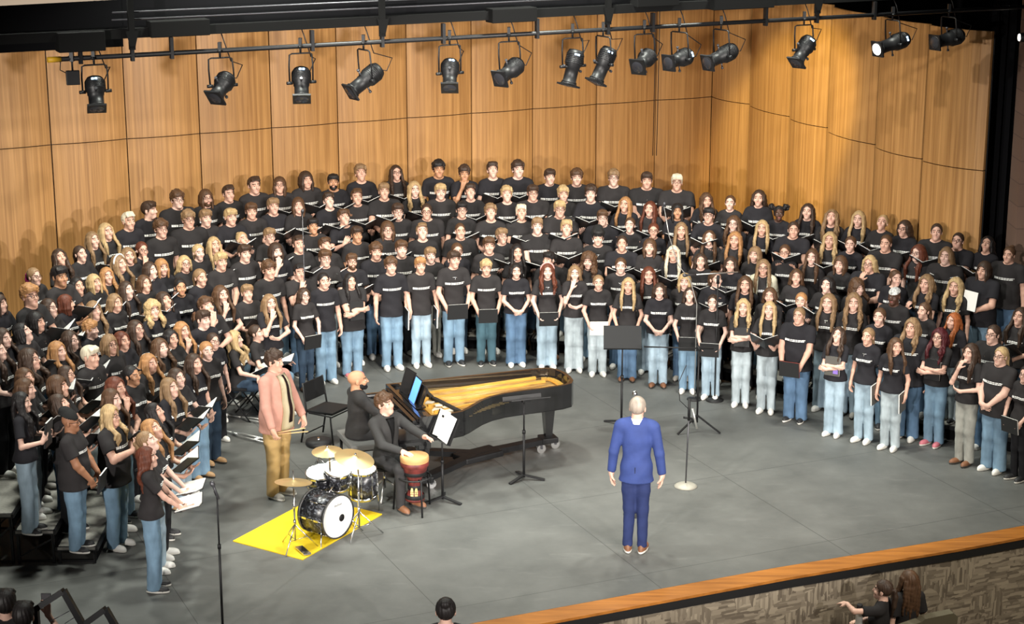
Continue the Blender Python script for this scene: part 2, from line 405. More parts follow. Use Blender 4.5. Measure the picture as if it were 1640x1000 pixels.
def pants_mesh(B, kind='st', sit=False):
    key = ('pa', B, kind, sit)
    if key in _cache: return _cache[key]
    b = BUILD[B]; dz = -.42 if sit else 0; s_ = .0135
    ank = {'st': .066, 'wd': .080, 'sl': .052, 'su': .052}[kind]; kn = {'st': .075, 'wd': .079, 'sl': .066, 'su': .062}[kind]
    if B == 'h': ank += .008; kn += .012
    f = Fld(axis((-.33, .33, s_)), axis((-.56 if sit else -.22, .25, s_)), axis((.02, 1.05 + dz, s_)))
    p = b['pe']; f.ell((0, .012, .94 + dz), (p[0] + .012, p[1] + .012, p[2] + .02), .04)
    f.cyl((0, .008), (p[0] + .010, p[1] + .010), (b['wa'][0] + .012, b['wa'][1] + .010), .93 + dz, 1.015 + dz, .03)
    for H_, K_, A_ in LEGS(B, sit):
        s = 1 if H_[0] > 0 else -1
        m_ = [(H_[q] + K_[q]) / 2 for q in range(3)]; tm = (b['th'] + .012 + kn) / 2 + .004; f.cap(H_, m_, b['th'] + .012, tm, .035); f.cap(m_, K_, tm, kn, .02)
        f.cap(K_, (A_[0] * 1.03, A_[1] - (.012 if kind == 'wd' else 0), .035), kn, ank, .03)
    x, y, z = f.grid()
    m = np.clip((.62 - z) / .15, 0, 1) if not sit else 1.
    f.F = f.F + (.0022 * m * np.sin(40 * z + 22 * x + 2.5 * np.sin(19 * x + 4) + 9 * y) * np.sin(13 * z + 3) + .0022 * np.sin(9 * z - 46 * y + 40 * x)).astype(np.float32)
    f.F = np.maximum(f.F, np.maximum((.062 if kind == 'su' else .034) - z, z - 1.012 - dz))
    P, Q = f.mesh(); me = to_mesh('pants', P, Q)
    _cache[key] = me; return me
def shoe_mesh(kind='sneaker'):
    key = ('shoe', kind)
    if key in _cache: return _cache[key]
    f = Fld(axis((-.07, .07, .0085)), axis((-.22, .12, .0085)), axis((-.01, .13, .0085)))
    f.ell((0, -.085, .035), (.047, .092, .044), .02); f.ell((0, .012, .040), (.038, .066, .058), .03); f.cap((0, .015, .05), (0, .02, .105), .038, .036, .02)
    x, y, z = f.grid(); f.cyl((0, -.045), (.045, .135), (.047, .138), 0.0, .026, .006)
    f.F = np.maximum(f.F, -z + .001)
    P, Q = f.mesh(); c = P[Q].mean(1); mi = (c[:, 2] < .026).astype(np.int32)
    me = to_mesh('shoe', P, Q, mi, 2); _cache[key] = me; return me

# ------------------------------------------------------------------ hair (head-local, face towards -y)
def hair_mesh(style, pitch=0.):
    """the cap follows the head's tilt, long locks hang down from it"""
    lg = style in ('ln', 'lk', 'lw', 'lc', 'bo', 'pt', 'pp')
    key = ('hair', style, round(pitch, 2))
    if key in _cache: return _cache[key]
    R = Matrix.Rotation(-pitch, 3, 'X'); pv = Vector((0, .03, 1.47 - HZ))
    T = lambda x, y, z: tuple(R @ (Vector((x, y, z)) - pv) + pv)
    lo = {'ln': -.50, 'lk': -.44, 'lw': -.46, 'lc': -.34, 'bo': -.22, 'pt': -.34, 'pp': -.34}.get(style, -.20)
    s_ = .0074; w = .20 if style in ('lc', 'lw', 'pg') else .155
    f = Fld(axis((-w, w, s_)), axis((-.24, .25, s_)), axis((lo, .24, s_ if style not in ('ln', 'lw', 'lk') else .0095)))
    x, y, z = f.grid(); Ri = np.array(R.inverted(), np.float32)
    X = x; Y = Ri[1][1] * (y - pv.y) + Ri[1][2] * (z - pv.z) + pv.y; Z = Ri[2][1] * (y - pv.y) + Ri[2][2] * (z - pv.z) + pv.z
    th = dict(ss=.011, sc=.016, sw=.011, bo=.017, ln=.013, lk=.014, cr=.0075, lw=.018, lc=.034, pt=.008, pp=.008, bn=.008, bz=.005, pg=.012, be=.004, bd=.004).get(style, .012)
    f.ell(T(0, .014, .034), (.075 + th, .094 + th, .086 + th), .01, rot=R)
    if style in ('ss', 'sc'):
        f.ell(T(0, .0, .078), (.074, .084, .050 + (.010 if style == 'sc' else 0)), .03, rot=R)
        for i in range(7):
            u = (i - 3) / 3.; e = .060 + .010 * (i % 2) - .012 * abs(u)
            f.chain([T(.050 * u, -.040, .108), T(.058 * u + .004, -.078 + .016 * u * u, .090), T(.062 * u + .010, -.088 + .022 * u * u, e)], [.020, .016, .007], .010)
        if style == 'sc':
            rr = random.Random(5)
            for i in range(34):
                a_, e_ = rr.uniform(0, 2 * PI), rr.uniform(.12, 1.5); p = (.083 * math.cos(a_) * math.cos(e_), .010 + .094 * math.sin(a_) * math.cos(e_), .045 + .090 * math.sin(e_))
                f.ell(T(*p), (.020, .020, .020), .008)
    if style == 'sw':
        for i in range(5): f.cap(T(-.046 + .023 * i, -.076, .082), T(-.034 + .022 * i, -.02, .118), .018, .018, .02)
    # hairline: carve the face and the skin below the hair
    ears = {'ss': -.012, 'sc': -.008, 'sw': -.012, 'bz': .0, 'cr': -.01, 'pt': -.03, 'pp': -.03, 'bn': -.03, 'pg': -.03}.get(style, None)
    hl = {'ss': .052, 'sc': .055, 'sw': .078, 'bo': .066, 'ln': .088, 'lk': .088, 'cr': .088, 'lw': .086, 'lc': .062, 'pt': .086, 'pp': .086, 'bn': .086, 'bz': .084, 'pg': .084}.get(style, .07)
    fw = .058 if ears is None else .072
    drop = {'pt': 9., 'pp': 9., 'bn': 9., 'pg': 9., 'bz': 7.}.get(style, 0) * X * X + {'ln': .42, 'lk': .42, 'lw': .38, 'bo': .16}.get(style, 0) * np.abs(X)
    face = np.maximum(np.maximum(np.sqrt((X / fw) ** 2 + (np.maximum(Z - hl + .030 + drop, 0) / .030) ** 2) * fw - fw, Y + (.035 if ears is None else .022)), -1.)
    cut = face
    if ears is not None:   # above the ears, down to the nape
        zz = ears - .075 * np.clip((Y - .01) / .06, 0, 1) + .05 * np.clip((-Y - .03) / .05, 0, 1)
        cut = np.minimum(cut, Z - zz)
        cut = np.minimum(cut, np.maximum(np.abs(Y - .008) - .018, Z - .028 - 0 * X) if style in ('ss', 'sc', 'sw', 'bz', 'cr') else 9.)
    elif style in ('bo', 'ln', 'lk', 'lw', 'lc'):
        cut = np.minimum(cut, Z + .10)
    f.F = np.maximum(f.F, -cut)
    def lock(pts, rs, k=.012): f.chain(pts, rs, k)
    wob = lambda t, a, ph: a * math.sin(t * 9 + ph)
    if style == 'bo':
        for s in (-1, 1):
            for yy in (-.045, -.015, .02, .055): lock([T(s * (.080 - abs(yy - .01) * .3), yy, .04), T(s * (.088 - abs(yy) * .35), yy - .004, -.05), (s * (.080 - abs(yy) * .3), yy - .012, -.135)], [.018, .022, .014])
        for i in range(5): lock([T(-.06 + .03 * i, .085, .03), (-.062 + .031 * i, .098, -.06), (-.058 + .029 * i, .080, -.14)], [.024, .026, .016])
    if style in ('ln', 'lk', 'lw', 'lc'):
        amp = {'ln': .003, 'lk': .006, 'lw': .014, 'lc': .016}[style]; end = {'ln': -.42, 'lk': -.36, 'lw': -.38, 'lc': -.24}[style]; fat = {'ln': 1., 'lk': 1.05, 'lw': 1.15, 'lc': 1.25}[style]
        n = 8
        for j in range(6):       # back curtain
            xo = -.075 + .03 * j; pts = [T(xo * .9, .085 - abs(xo) * .25, .02)]
            for i in range(1, n + 1):
                t = i / n; zz = .0 + (end - .0) * t * (1 - .08 * (j % 3)); pts.append((xo * (1 + .25 * t) + wob(t, amp, j * 1.3), .105 - .02 * t - abs(xo) * .25 + wob(t, amp, j * 2.1) + .02 * math.sin(pitch) * 0, zz))
            lock(pts, [(.026 - .014 * t * t) * fat for t in np.linspace(0, 1, n + 1)])
        for s in (-1, 1):        # side locks fall in front of the shoulders
            for j, (xo, yo, ln_) in enumerate(((.076, -.030, .92), (.084, -.006, 1.0), (.088, .022, .96), (.082, .052, .9))):
                pts = [T(s * xo * .93, yo, .045), T(s * xo, yo - .004, -.02)]
                yf = -.078 if j < 2 else (-.048 if j == 2 else .05)
                e = end * ln_ * (.86 if j < 3 else 1)
                if style == 'lk': yf = .10; e *= .8
                if j < 3 or style in ('lc', 'lk'):
                    for i in range(1, n):
                        t = i / (n - 1); u = min(1, t * 2.2)
                        pts.append((s * (xo + (.004 + .022 * u - .016 * t) + wob(t, amp, j * 1.7 + s)), yo + (yf - (.048 if style != 'lk' else 0) - yo) * u * u * (3 - 2 * u) + wob(t, amp, j + s) , -.06 + (e + .06) * t))
                    lock(pts, [(.021 - .011 * t * t) * fat for t in np.linspace(0, 1, n + 1)])
        if style == 'lc':
            for i in range(46):
                a, e_ = random.uniform(.35, 2 * PI - .35) - PI / 2, random.uniform(-.9, 1.5)
                rr = .104; p = (rr * .95 * math.cos(a) * math.cos(e_), .02 + rr * math.sin(a) * math.cos(e_), .03 + rr * 1.0 * math.sin(e_) - (.04 if e_ < 0 else 0))
                if p[1] < -.05 and p[2] < .07: continue
                f.ell(T(*p), (.030, .030, .030), .012)
    if style in ('pt', 'pp'):
        lock([T(0, .095, .03), T(0, .135, .02), (0, .150, -.05), (.01, .140, -.16), (.0, .12, -.28)], [.018, .024, .030, .028, .010])
    if style == 'bn': f.ell(T(0, .075, .105), (.040, .040, .036), .008)
    if style == 'pg':
        for s in (-1, 1):
            for i in range(16):
                d = Vector((random.gauss(0, 1), random.gauss(0, 1), random.gauss(0, 1))).normalized() * .036
                f.ell(T(s * .115 + d.x, .03 + d.y, .105 + d.z), (.026, .026, .026), .008)
    # strands
    A = np.arctan2(X, Y + .01)
    if style in ('sc', 'lc', 'pg'):
        f.F = f.F + (.0065 * np.sin(95 * X + 3 * np.sin(60 * Z)) * np.sin(88 * Y + 2) * np.sin(90 * Z + 1)).astype(np.float32)
    elif style == 'lw':
        f.F = f.F + (.0030 * np.sin(A * 20 + 5 * np.sin(26 * z)) + .002 * np.sin(95 * x + 40 * y)).astype(np.float32)
    elif style not in ('bz', 'cr'):
        f.F = f.F + (.0024 * np.sin(A * 24 + 1.5 * np.sin(30 * Z + 9 * Y)) + .0012 * np.sin(A * 47 + 1)).astype(np.float32)
    P, Q = f.mesh(); mi = None; slots = 1
    if style in ('pp', 'bo2'):
        c = P[Q].mean(1); mi = ((c[:, 1] > .115) | (c[:, 2] < -.09)).astype(np.int32); slots = 2
    me = to_mesh('hair', P, Q, mi, slots); _cache[key] = me; return me
def hat_mesh(style, pitch=0.):
    key = ('hat', style, round(pitch, 2))
    if key in _cache: return _cache[key]
    R = Matrix.Rotation(-pitch, 3, 'X'); pv = Vector((0, .03, 1.47 - HZ)); T = lambda x, y, z: tuple(R @ (Vector((x, y, z)) - pv) + pv)
    f = Fld(axis((-.13, .13, .006)), axis((-.16, .22, .006)), axis((-.26 if style == 'bd' else -.1, .21, .006)))
    n = np.array(R @ Vector((0, .42, -1)).normalized()); o = np.array(T(0, -.05, .044))
    if style == 'be':
        f.ell(T(0, .032, .045), (.094, .108, .114), .01, rot=R, cut=(o, n)); f.ell(T(0, .026, .035), (.098, .110, .10), .01, rot=R, cut=(o, n))
        f.ell(T(0, .06, .14), (.05, .05, .03), .04)
        o2 = np.array(T(0, -.05, .085)); x, y, z = f.grid()
        f.F = f.F + (.003 * np.sin(np.arctan2(x, y - .02) * 26)).astype(np.float32)
    else:
        f.ell(T(0, .016, .042), (.083, .102, .090), .01, rot=R, cut=(o, n))
        f.chain([T(0, .10, .0), T(.0, .12, -.06), (.01, .125, -.15), (.0, .12, -.22)], [.02, .018, .022, .012], .01)
    P, Q = f.mesh(); me = to_mesh('hat', P, Q); _cache[key] = me; return me
def tube_mesh(name, paths, r, closed=False, res=6):
    """tubes along point lists, one mesh"""
    bm = bmesh.new()
    for pts in paths:
        pts = [Vector(p) for p in pts]; rings = []
        n = len(pts)
        for i, p in enumerate(pts):
            a = pts[(i - 1) % n] if (closed or i > 0) else p; b = pts[(i + 1) % n] if (closed or i < n - 1) else p
            t = (b - a).normalized(); u = t.orthogonal().normalized() if not rings else (rings[-1][1] - t * rings[-1][1].dot(t)).normalized(); v = t.cross(u)
            rings.append(([bm.verts.new(p + (u * math.cos(2 * PI * k / res) + v * math.sin(2 * PI * k / res)) * r) for k in range(res)], u))
        m = n if closed else n - 1
        for i in range(m):
            A, B_ = rings[i][0], rings[(i + 1) % n][0]
            for k in range(res): bm.faces.new((A[k], A[(k + 1) % res], B_[(k + 1) % res], B_[k]))
        if not closed: bm.faces.new(rings[0][0][::-1]); bm.faces.new(rings[-1][0])
    bmesh.ops.recalc_face_normals(bm, faces=bm.faces[:])
    me = bpy.data.meshes.new(name); bm.to_mesh(me); bm.free(); me.materials.append(None)
    for p in me.polygons: p.use_smooth = True
    return me
def glasses_mesh():
    if 'gl' in _cache: return _cache['gl']
    P_ = []
    for s in (-1, 1):
        P_.append([(s * .031 + .0225 * math.cos(a), -.1035 + .006 * abs(math.cos(a)), .008 + .018 * math.sin(a)) for a in np.linspace(0, 2 * PI, 15)])
        P_.append([(s * .0535, -.098, .012), (s * .074, -.07, .012), (s * .079, .01, .010)])
    P_.append([(-.009, -.1035, .012), (0, -.106, .014), (.009, -.1035, .012)])
    _cache['gl'] = tube_mesh('glasses', P_, .0024, res=5); return _cache['gl']
def necklace_mesh(B):
    k = ('nk', B)
    if k not in _cache:
        d = {'m': 0, 'f': -.012, 'h': .04}[B]
        pts = [((.085) * math.sin(a), .02 - (.105 + d) * (.5 + .5 * math.cos(a)) - .018 * math.cos(a), 1.43 - .075 * (.5 + .5 * math.cos(a))) for a in np.linspace(-PI * .75, PI * .75, 17)]
        mid = Vector((0, -.115 - d, 1.345)); pts2 = [(mid + Vector((0, 0, 0))), mid + Vector((0, -.004, -.03))]
        _cache[k] = tube_mesh('necklace', [pts, pts2], .0035, res=5)
    return _cache[k]
def beard_mesh(B):
    k = ('bd', B)
    if k not in _cache:
        f = Fld(axis((-.09, .09, .005)), axis((-.13, .06, .005)), axis((-.14, .02, .005))); j = BUILD[B]['jaw']
        f.ell((0, -.030, -.050), (.056 * j, .066, .066), .02); f.ell((0, -.074, -.092), (.029 * j, .023, .022), .02)
        x, y, z = f.grid()
        face = np.maximum(np.sqrt((x / .040) ** 2 + ((z + .018) / .026) ** 2) - 1, 0) * .03 - .001
        f.F = np.maximum(f.F, -(np.minimum(np.sqrt(x ** 2 + ((z + .056) * 1.6) ** 2) - .019, 9)))
        f.F = np.maximum(f.F, z + .040 - .03 * np.clip((np.abs(x) - .03) / .02, 0, 1)); f.F = np.maximum(f.F, y - .012)
        f.F = f.F + (.0015 * np.sin(150 * x) * np.sin(140 * z)).astype(np.float32)
        P, Q = f.mesh(); _cache[k] = to_mesh('beard', P, Q)
    return _cache[k]
# ------------------------------------------------------------------ where things stand
FPX, PITCH, CAMZ = 3000., math.radians(14.9), 8.2
def U(px, py, z):
    """the point at height z that the photograph shows at (px, py) of 1640 x 1000"""
    u, v = (px - 820) / FPX, -(py - 500) / FPX
    d = (u, math.cos(PITCH) + v * math.sin(PITCH), -math.sin(PITCH) + v * math.cos(PITCH)); t = (z - CAMZ) / d[2]
    return Vector((d[0] * t, d[1] * t, z))
cam = bpy.data.cameras.new('camera'); co = bpy.data.objects.new('camera', cam); COL.objects.link(co)
co.location = (0, 0, CAMZ); co.rotation_euler = (PI / 2 - PITCH, 0, 0); cam.sensor_width = 36; cam.lens = FPX / 1640 * 36; cam.clip_end = 200
SC.camera = co
SC.view_settings.view_transform = 'Standard'; SC.view_settings.look = 'None'; SC.view_settings.gamma = 1
EDGE = math.atan2(1.48, 3.34)            # the stage edge, back wall and piano run this way
E1 = Vector((math.cos(EDGE), math.sin(EDGE), 0)); E2 = Vector((math.sin(EDGE), -math.cos(EDGE), 0)); UP = Vector((0, 0, 1))

# ------------------------------------------------------------------ mesh helpers
class MB:
    def __init__(s): s.bm = bmesh.new(); s.mi = 0
    def quadmesh(s, P, Qs):
        v = [s.bm.verts.new(p) for p in P]
        for q in Qs:
            fc = s.bm.faces.new([v[i] for i in q]); fc.material_index = s.mi
    def box(s, c, h, M=None, bev=0.):
        c = Vector(c); co = [Vector((sx * h[0], sy * h[1], sz * h[2])) for sx in (-1, 1) for sy in (-1, 1) for sz in (-1, 1)]
        if M is not None: co = [M @ p for p in co]
        b = bmesh.new(); v = [b.verts.new(p + c) for p in co]
        for q in ((0,1,3,2),(4,6,7,5),(0,4,5,1),(2,3,7,6),(0,2,6,4),(1,5,7,3)): b.faces.new([v[i] for i in q])
        bmesh.ops.recalc_face_normals(b, faces=b.faces[:])
        if bev: bmesh.ops.bevel(b, geom=b.edges[:], offset=bev, segments=2, affect='EDGES', profile=.6)
        s.merge(b)
    def merge(s, b):
        m = {v: s.bm.verts.new(v.co) for v in b.verts}
        for f in b.faces:
            nf = s.bm.faces.new([m[v] for v in f.verts]); nf.material_index = s.mi
        b.free()
    def rod(s, a, b, r, r2=None, res=10):
        a, b = Vector(a), Vector(b); r2 = r if r2 is None else r2; t = (b - a).normalized(); u = t.orthogonal().normalized(); v = t.cross(u)
        A = [s.bm.verts.new(a + (u * math.cos(2 * PI * k / res) + v * math.sin(2 * PI * k / res)) * r) for k in range(res)]
        B = [s.bm.verts.new(b + (u * math.cos(2 * PI * k / res) + v * math.sin(2 * PI * k / res)) * r2) for k in range(res)]
        fs = [s.bm.faces.new((A[k], A[(k + 1) % res], B[(k + 1) % res], B[k])) for k in range(res)] + [s.bm.faces.new(A[::-1]), s.bm.faces.new(B)]
        for f in fs: f.material_index = s.mi; f.smooth = len(f.verts) == 4
    def bar(s, a, b, w, h, up=UP):
        """rectangular bar from a to b"""
        a, b = Vector(a), Vector(b); t = (b - a).normalized(); u = t.cross(Vector(up)); u = u.normalized() if u.length > 1e-4 else t.orthogonal().normalized(); v = u.cross(t)
        s.box((a + b) / 2, (w / 2, (b - a).length / 2, h / 2), Matrix((u, t, v)).transposed())
    def lathe(s, prof, M=None, res=24, caps=True):
        """profile of (r, z)"""
        R = []
        for r, z in prof:
            row = []
            for k in range(res):
                p = Vector((r * math.cos(2 * PI * k / res), r * math.sin(2 * PI * k / res), z)); row.append(s.bm.verts.new(M @ p if M is not None else p))
            R.append(row)
        for i in range(len(R) - 1):
            for k in range(res):
                f = s.bm.faces.new((R[i][k], R[i][(k + 1) % res], R[i + 1][(k + 1) % res], R[i + 1][k])); f.smooth = True; f.material_index = s.mi
        if caps:
            for row, fl in ((R[0], 1), (R[-1], 0)):
                f = s.bm.faces.new(row[::-1] if fl else row); f.material_index = s.mi
    def tube(s, pts, r, res=8):
        pts = [Vector(p) for p in pts]; prev = None; u = None
        for i, p in enumerate(pts):
            t = (pts[min(i + 1, len(pts) - 1)] - pts[max(i - 1, 0)]).normalized(); u = t.orthogonal().normalized() if u is None else (u - t * u.dot(t)).normalized(); v = t.cross(u)
            ring = [s.bm.verts.new(p + (u * math.cos(2 * PI * k / res) + v * math.sin(2 * PI * k / res)) * r) for k in range(res)]
            if prev:
                for k in range(res):
                    f = s.bm.faces.new((prev[k], prev[(k + 1) % res], ring[(k + 1) % res], ring[k])); f.smooth = True; f.material_index = s.mi
            else:
                f = s.bm.faces.new(ring[::-1]); f.material_index = s.mi
            prev = ring
        f = s.bm.faces.new(prev); f.material_index = s.mi
    def prism(s, poly, z0, z1, M=None):
        """polygon (x, y) extruded z0..z1"""
        n = len(poly); g = lambda p: M @ Vector(p) if M is not None else Vector(p)
        A = [s.bm.verts.new(g((x, y, z0))) for x, y in poly]; B = [s.bm.verts.new(g((x, y, z1))) for x, y in poly]
        fs = [s.bm.faces.new((A[k], A[(k + 1) % n], B[(k + 1) % n], B[k])) for k in range(n)] + [s.bm.faces.new(A[::-1]), s.bm.faces.new(B)]
        for f in fs: f.material_index = s.mi
    def mesh(s, name, norm=True, nm=1):
        if norm: bmesh.ops.recalc_face_normals(s.bm, faces=s.bm.faces[:])
        me = bpy.data.meshes.new(name); s.bm.to_mesh(me); s.bm.free()
        for _ in range(nm): me.materials.append(None)
        return me
    def obj(s, name, mats, parent=None, **k):
        mats = mats if isinstance(mats, (list, tuple)) else [mats]
        return link(name, s.mesh(name, nm=len(mats)), mats, parent, **k)
def struct(name, mb, m):
    o = mb.obj(name, m); o['kind'] = 'structure'; return o
def basis(x, y, z, o=(0, 0, 0)):
    M = Matrix((Vector(x), Vector(y), Vector(z))).transposed().to_4x4(); M.translation = Vector(o); return M
def look_z(d):
    """rotation whose +z points along d"""
    return Vector(d).normalized().to_track_quat('Z', 'Y').to_matrix()

# ------------------------------------------------------------------ materials of the hall
def wood_mat(name, c0, c1, scale):
    m = mat(name, c1, .42); nt = m.node_tree; b = nt.nodes['Principled BSDF']
    tc = nt.nodes.new('ShaderNodeTexCoord'); mp = nt.nodes.new('ShaderNodeMapping'); mp.inputs['Scale'].default_value = scale
    nt.links.new(tc.outputs['Object'], mp.inputs[0])
    n = nt.nodes.new('ShaderNodeTexNoise'); n.inputs['Scale'].default_value = 1; n.inputs['Detail'].default_value = 6; n.inputs['Roughness'].default_value = .62
    nt.links.new(mp.outputs[0], n.inputs['Vector'])
    r = nt.nodes.new('ShaderNodeValToRGB'); r.color_ramp.elements[0].position = .34; r.color_ramp.elements[1].position = .66
    r.color_ramp.elements[0].color = (*c0, 1); r.color_ramp.elements[1].color = (*c1, 1)
    nt.links.new(n.outputs[0], r.inputs[0]); nt.links.new(r.outputs[0], b.inputs['Base Color'])
    return m
M_WOOD = wood_mat('veneer', (.34, .165, .052), (.56, .30, .105), (24, 24, .45))
M_TRIM = wood_mat('stained_oak', (.26, .09, .012), (.45, .17, .028), (1.2, 14, 14))
def floor_mat():
    m = mat('stage_paint', (.1, .1, .095), .55); nt = m.node_tree; b = nt.nodes['Principled BSDF']; L = nt.links.new
    tc = nt.nodes.new('ShaderNodeTexCoord'); mp = nt.nodes.new('ShaderNodeMapping'); mp.inputs['Rotation'].default_value = (0, 0, -EDGE); L(tc.outputs['Object'], mp.inputs[0])
    n = nt.nodes.new('ShaderNodeTexNoise'); n.inputs['Scale'].default_value = 1.1; n.inputs['Detail'].default_value = 8; n.inputs['Roughness'].default_value = .65; L(mp.outputs[0], n.inputs['Vector'])
    r = nt.nodes.new('ShaderNodeValToRGB'); r.color_ramp.elements[0].position = .3; r.color_ramp.elements[1].position = .72
    r.color_ramp.elements[0].color = (.078, .080, .076, 1); r.color_ramp.elements[1].color = (.135, .137, .130, 1); L(n.outputs[0], r.inputs[0])
    # pale scuffs
    mp2 = nt.nodes.new('ShaderNodeMapping'); mp2.inputs['Scale'].default_value = (.8, 3.2, 1); mp2.inputs['Rotation'].default_value = (0, 0, .4); L(tc.outputs['Object'], mp2.inputs[0])
    n2 = nt.nodes.new('ShaderNodeTexNoise'); n2.inputs['Scale'].default_value = 1.7; n2.inputs['Detail'].default_value = 10; n2.inputs['Roughness'].default_value = .7; L(mp2.outputs[0], n2.inputs['Vector'])
    r2 = nt.nodes.new('ShaderNodeValToRGB'); r2.color_ramp.elements[0].position = .58; r2.color_ramp.elements[1].position = .80
    r2.color_ramp.elements[0].color = (0, 0, 0, 1); r2.color_ramp.elements[1].color = (.5, .5, .5, 1); L(n2.outputs[0], r2.inputs[0])
    mx = nt.nodes.new('ShaderNodeMix'); mx.data_type = 'RGBA'; L(r2.outputs[0], mx.inputs[0]); L(r.outputs[0], mx.inputs[6]); mx.inputs[7].default_value = (.23, .23, .22, 1)
    # hardboard sheets: thin dark seams
    br = nt.nodes.new('ShaderNodeTexBrick'); br.offset = 0; br.inputs['Scale'].default_value = 1; br.inputs['Brick Width'].default_value = 2.44; br.inputs['Row Height'].default_value = 2.44
    br.inputs['Mortar Size'].default_value = .004; br.inputs['Color1'].default_value = br.inputs['Color2'].default_value = (0, 0, 0, 1); br.inputs['Mortar'].default_value = (1, 1, 1, 1); br.inputs['Bias'].default_value = 0
    mp3 = nt.nodes.new('ShaderNodeMapping'); mp3.inputs['Rotation'].default_value = (0, 0, -EDGE); mp3.inputs['Location'].default_value = (.55, -.10, 0); L(tc.outputs['Object'], mp3.inputs[0]); L(mp3.outputs[0], br.inputs['Vector'])
    mx2 = nt.nodes.new('ShaderNodeMix'); mx2.data_type = 'RGBA'; L(br.outputs['Color'], mx2.inputs[0]); L(mx.outputs[2], mx2.inputs[6]); mx2.inputs[7].default_value = (.035, .035, .033, 1)
    L(mx2.outputs[2], b.inputs['Base Color']); return m
M_FLOOR = floor_mat()
def carpet_mat():
    m = mat('carpet', (.1, .085, .07), .95); nt = m.node_tree; b = nt.nodes['Principled BSDF']; L = nt.links.new
    tc = nt.nodes.new('ShaderNodeTexCoord'); mp = nt.nodes.new('ShaderNodeMapping'); mp.inputs['Rotation'].default_value = (0, 0, -EDGE); L(tc.outputs['Object'], mp.inputs[0])
    cols = []
    for sc in ((34, 2, 5), (6, 2, 30)):
        mq = nt.nodes.new('ShaderNodeMapping'); mq.inputs['Scale'].default_value = sc; L(mp.outputs[0], mq.inputs[0])
        v = nt.nodes.new('ShaderNodeTexVoronoi'); v.distance = 'CHEBYCHEV'; v.inputs['Scale'].default_value = 1; v.inputs['Randomness'].default_value = .9; L(mq.outputs[0], v.inputs['Vector']); cols.append(v)
    ck = nt.nodes.new('ShaderNodeTexNoise'); ck.inputs['Scale'].default_value = 3.4; L(mp.outputs[0], ck.inputs['Vector'])
    r = nt.nodes.new('ShaderNodeValToRGB'); r.color_ramp.interpolation = 'CONSTANT'; r.color_ramp.elements[1].position = .5; L(ck.outputs[0], r.inputs[0])
    mx = nt.nodes.new('ShaderNodeMix'); mx.data_type = 'RGBA'; L(r.outputs[0], mx.inputs[0]); L(cols[0].outputs['Color'], mx.inputs[6]); L(cols[1].outputs['Color'], mx.inputs[7])
    bw = nt.nodes.new('ShaderNodeRGBToBW'); L(mx.outputs[2], bw.inputs[0]); r2 = nt.nodes.new('ShaderNodeValToRGB'); r2.color_ramp.elements[0].position = .2; r2.color_ramp.elements[1].position = .8
    r2.color_ramp.elements[0].color = (.13, .105, .078, 1); r2.color_ramp.elements[1].color = (.34, .29, .22, 1); L(bw.outputs[0], r2.inputs[0]); L(r2.outputs[0], b.inputs['Base Color']); return m
M_CARPET = carpet_mat()
def block_mat():
    m = mat('brown_block', (.2, .12, .085), .9); nt = m.node_tree; b = nt.nodes['Principled BSDF']; L = nt.links.new
    tc = nt.nodes.new('ShaderNodeTexCoord'); mp = nt.nodes.new('ShaderNodeMapping'); mp.inputs['Rotation'].default_value = (PI / 2, 0, 0); L(tc.outputs['Object'], mp.inputs[0])
    br = nt.nodes.new('ShaderNodeTexBrick'); br.inputs['Scale'].default_value = 1; br.inputs['Brick Width'].default_value = .6; br.inputs['Row Height'].default_value = .32; br.inputs['Mortar Size'].default_value = .006
    br.inputs['Color1'].default_value = (.20, .125, .09, 1); br.inputs['Color2'].default_value = (.24, .15, .11, 1); br.inputs['Mortar'].default_value = (.13, .085, .065, 1); L(mp.outputs[0], br.inputs['Vector']); L(br.outputs[0], b.inputs['Base Color'])
    return m
M_BLOCK = block_mat()
M_BLACK = mat('black_paint', (.010, .010, .011), .55, spec=.35); M_GIRD = mat('girder_paint', (.006, .006, .006), .8, spec=.15); M_BLKM = mat('black_metal', (.010, .010, .011), .45, spec=.4); M_VEL = mat('black_velour', (.006, .006, .007), .95, spec=.1)
M_GREYM = mat('grey_metal', (.10, .10, .11), .4, .6); M_CHROME = mat('chrome', (.75, .75, .76), .18, 1); M_ALU = mat('aluminium', (.62, .62, .60), .35, .8)
M_BEIGE = mat('painted_plaster', (.42, .34, .26), .8); M_YEL = mat('yellow_tape', (.75, .42, .02), .5); M_WHITE = mat('white_plastic', (.80, .80, .78), .4)
M_PAPER = mat('paper', (.82, .81, .78), .8); M_COVER = mat('folder_cover', (.016, .016, .017), .42); M_GCOVER = mat('grey_folder_cover', (.09, .085, .075), .5)
M_GOLD = mat('gold_plate', (.80, .46, .09), .32, .35, noise=(5, .75)); M_SPRUCE = mat('soundboard', (.62, .36, .12), .4, noise=(4, .8, (1, 12, 1))); M_GLOSS = mat('piano_lacquer', (.010, .010, .011), .12, coat=.5)
M_BRASS = mat('cymbal_bronze', (.58, .43, .21), .36, .75); M_DRUMW = mat('drum_head', (.86, .85, .82), .5); M_RED = mat('red_felt', (.35, .02, .03), .9)
M_LENS = mat('lens', (.03, .03, .035), .15, spec=.4); M_LED = mat('lamp_glow', (.4, .6, 1), .4, emit=((.55, .78, 1), 2.2)); M_LIT = mat('lit_lens', (1, .95, .85), .3, emit=((1, .93, .80), 4.))
M_GLUE = mat('tablet_screen', (.1, .3, .8), .2, emit=((.10, .32, .95), 1.4)); M_SEAT = mat('seat_fabric', (.115, .10, .065), .9); M_TRD = mat('riser_carpet', (.30, .29, .26), .95, noise=(30, .8))

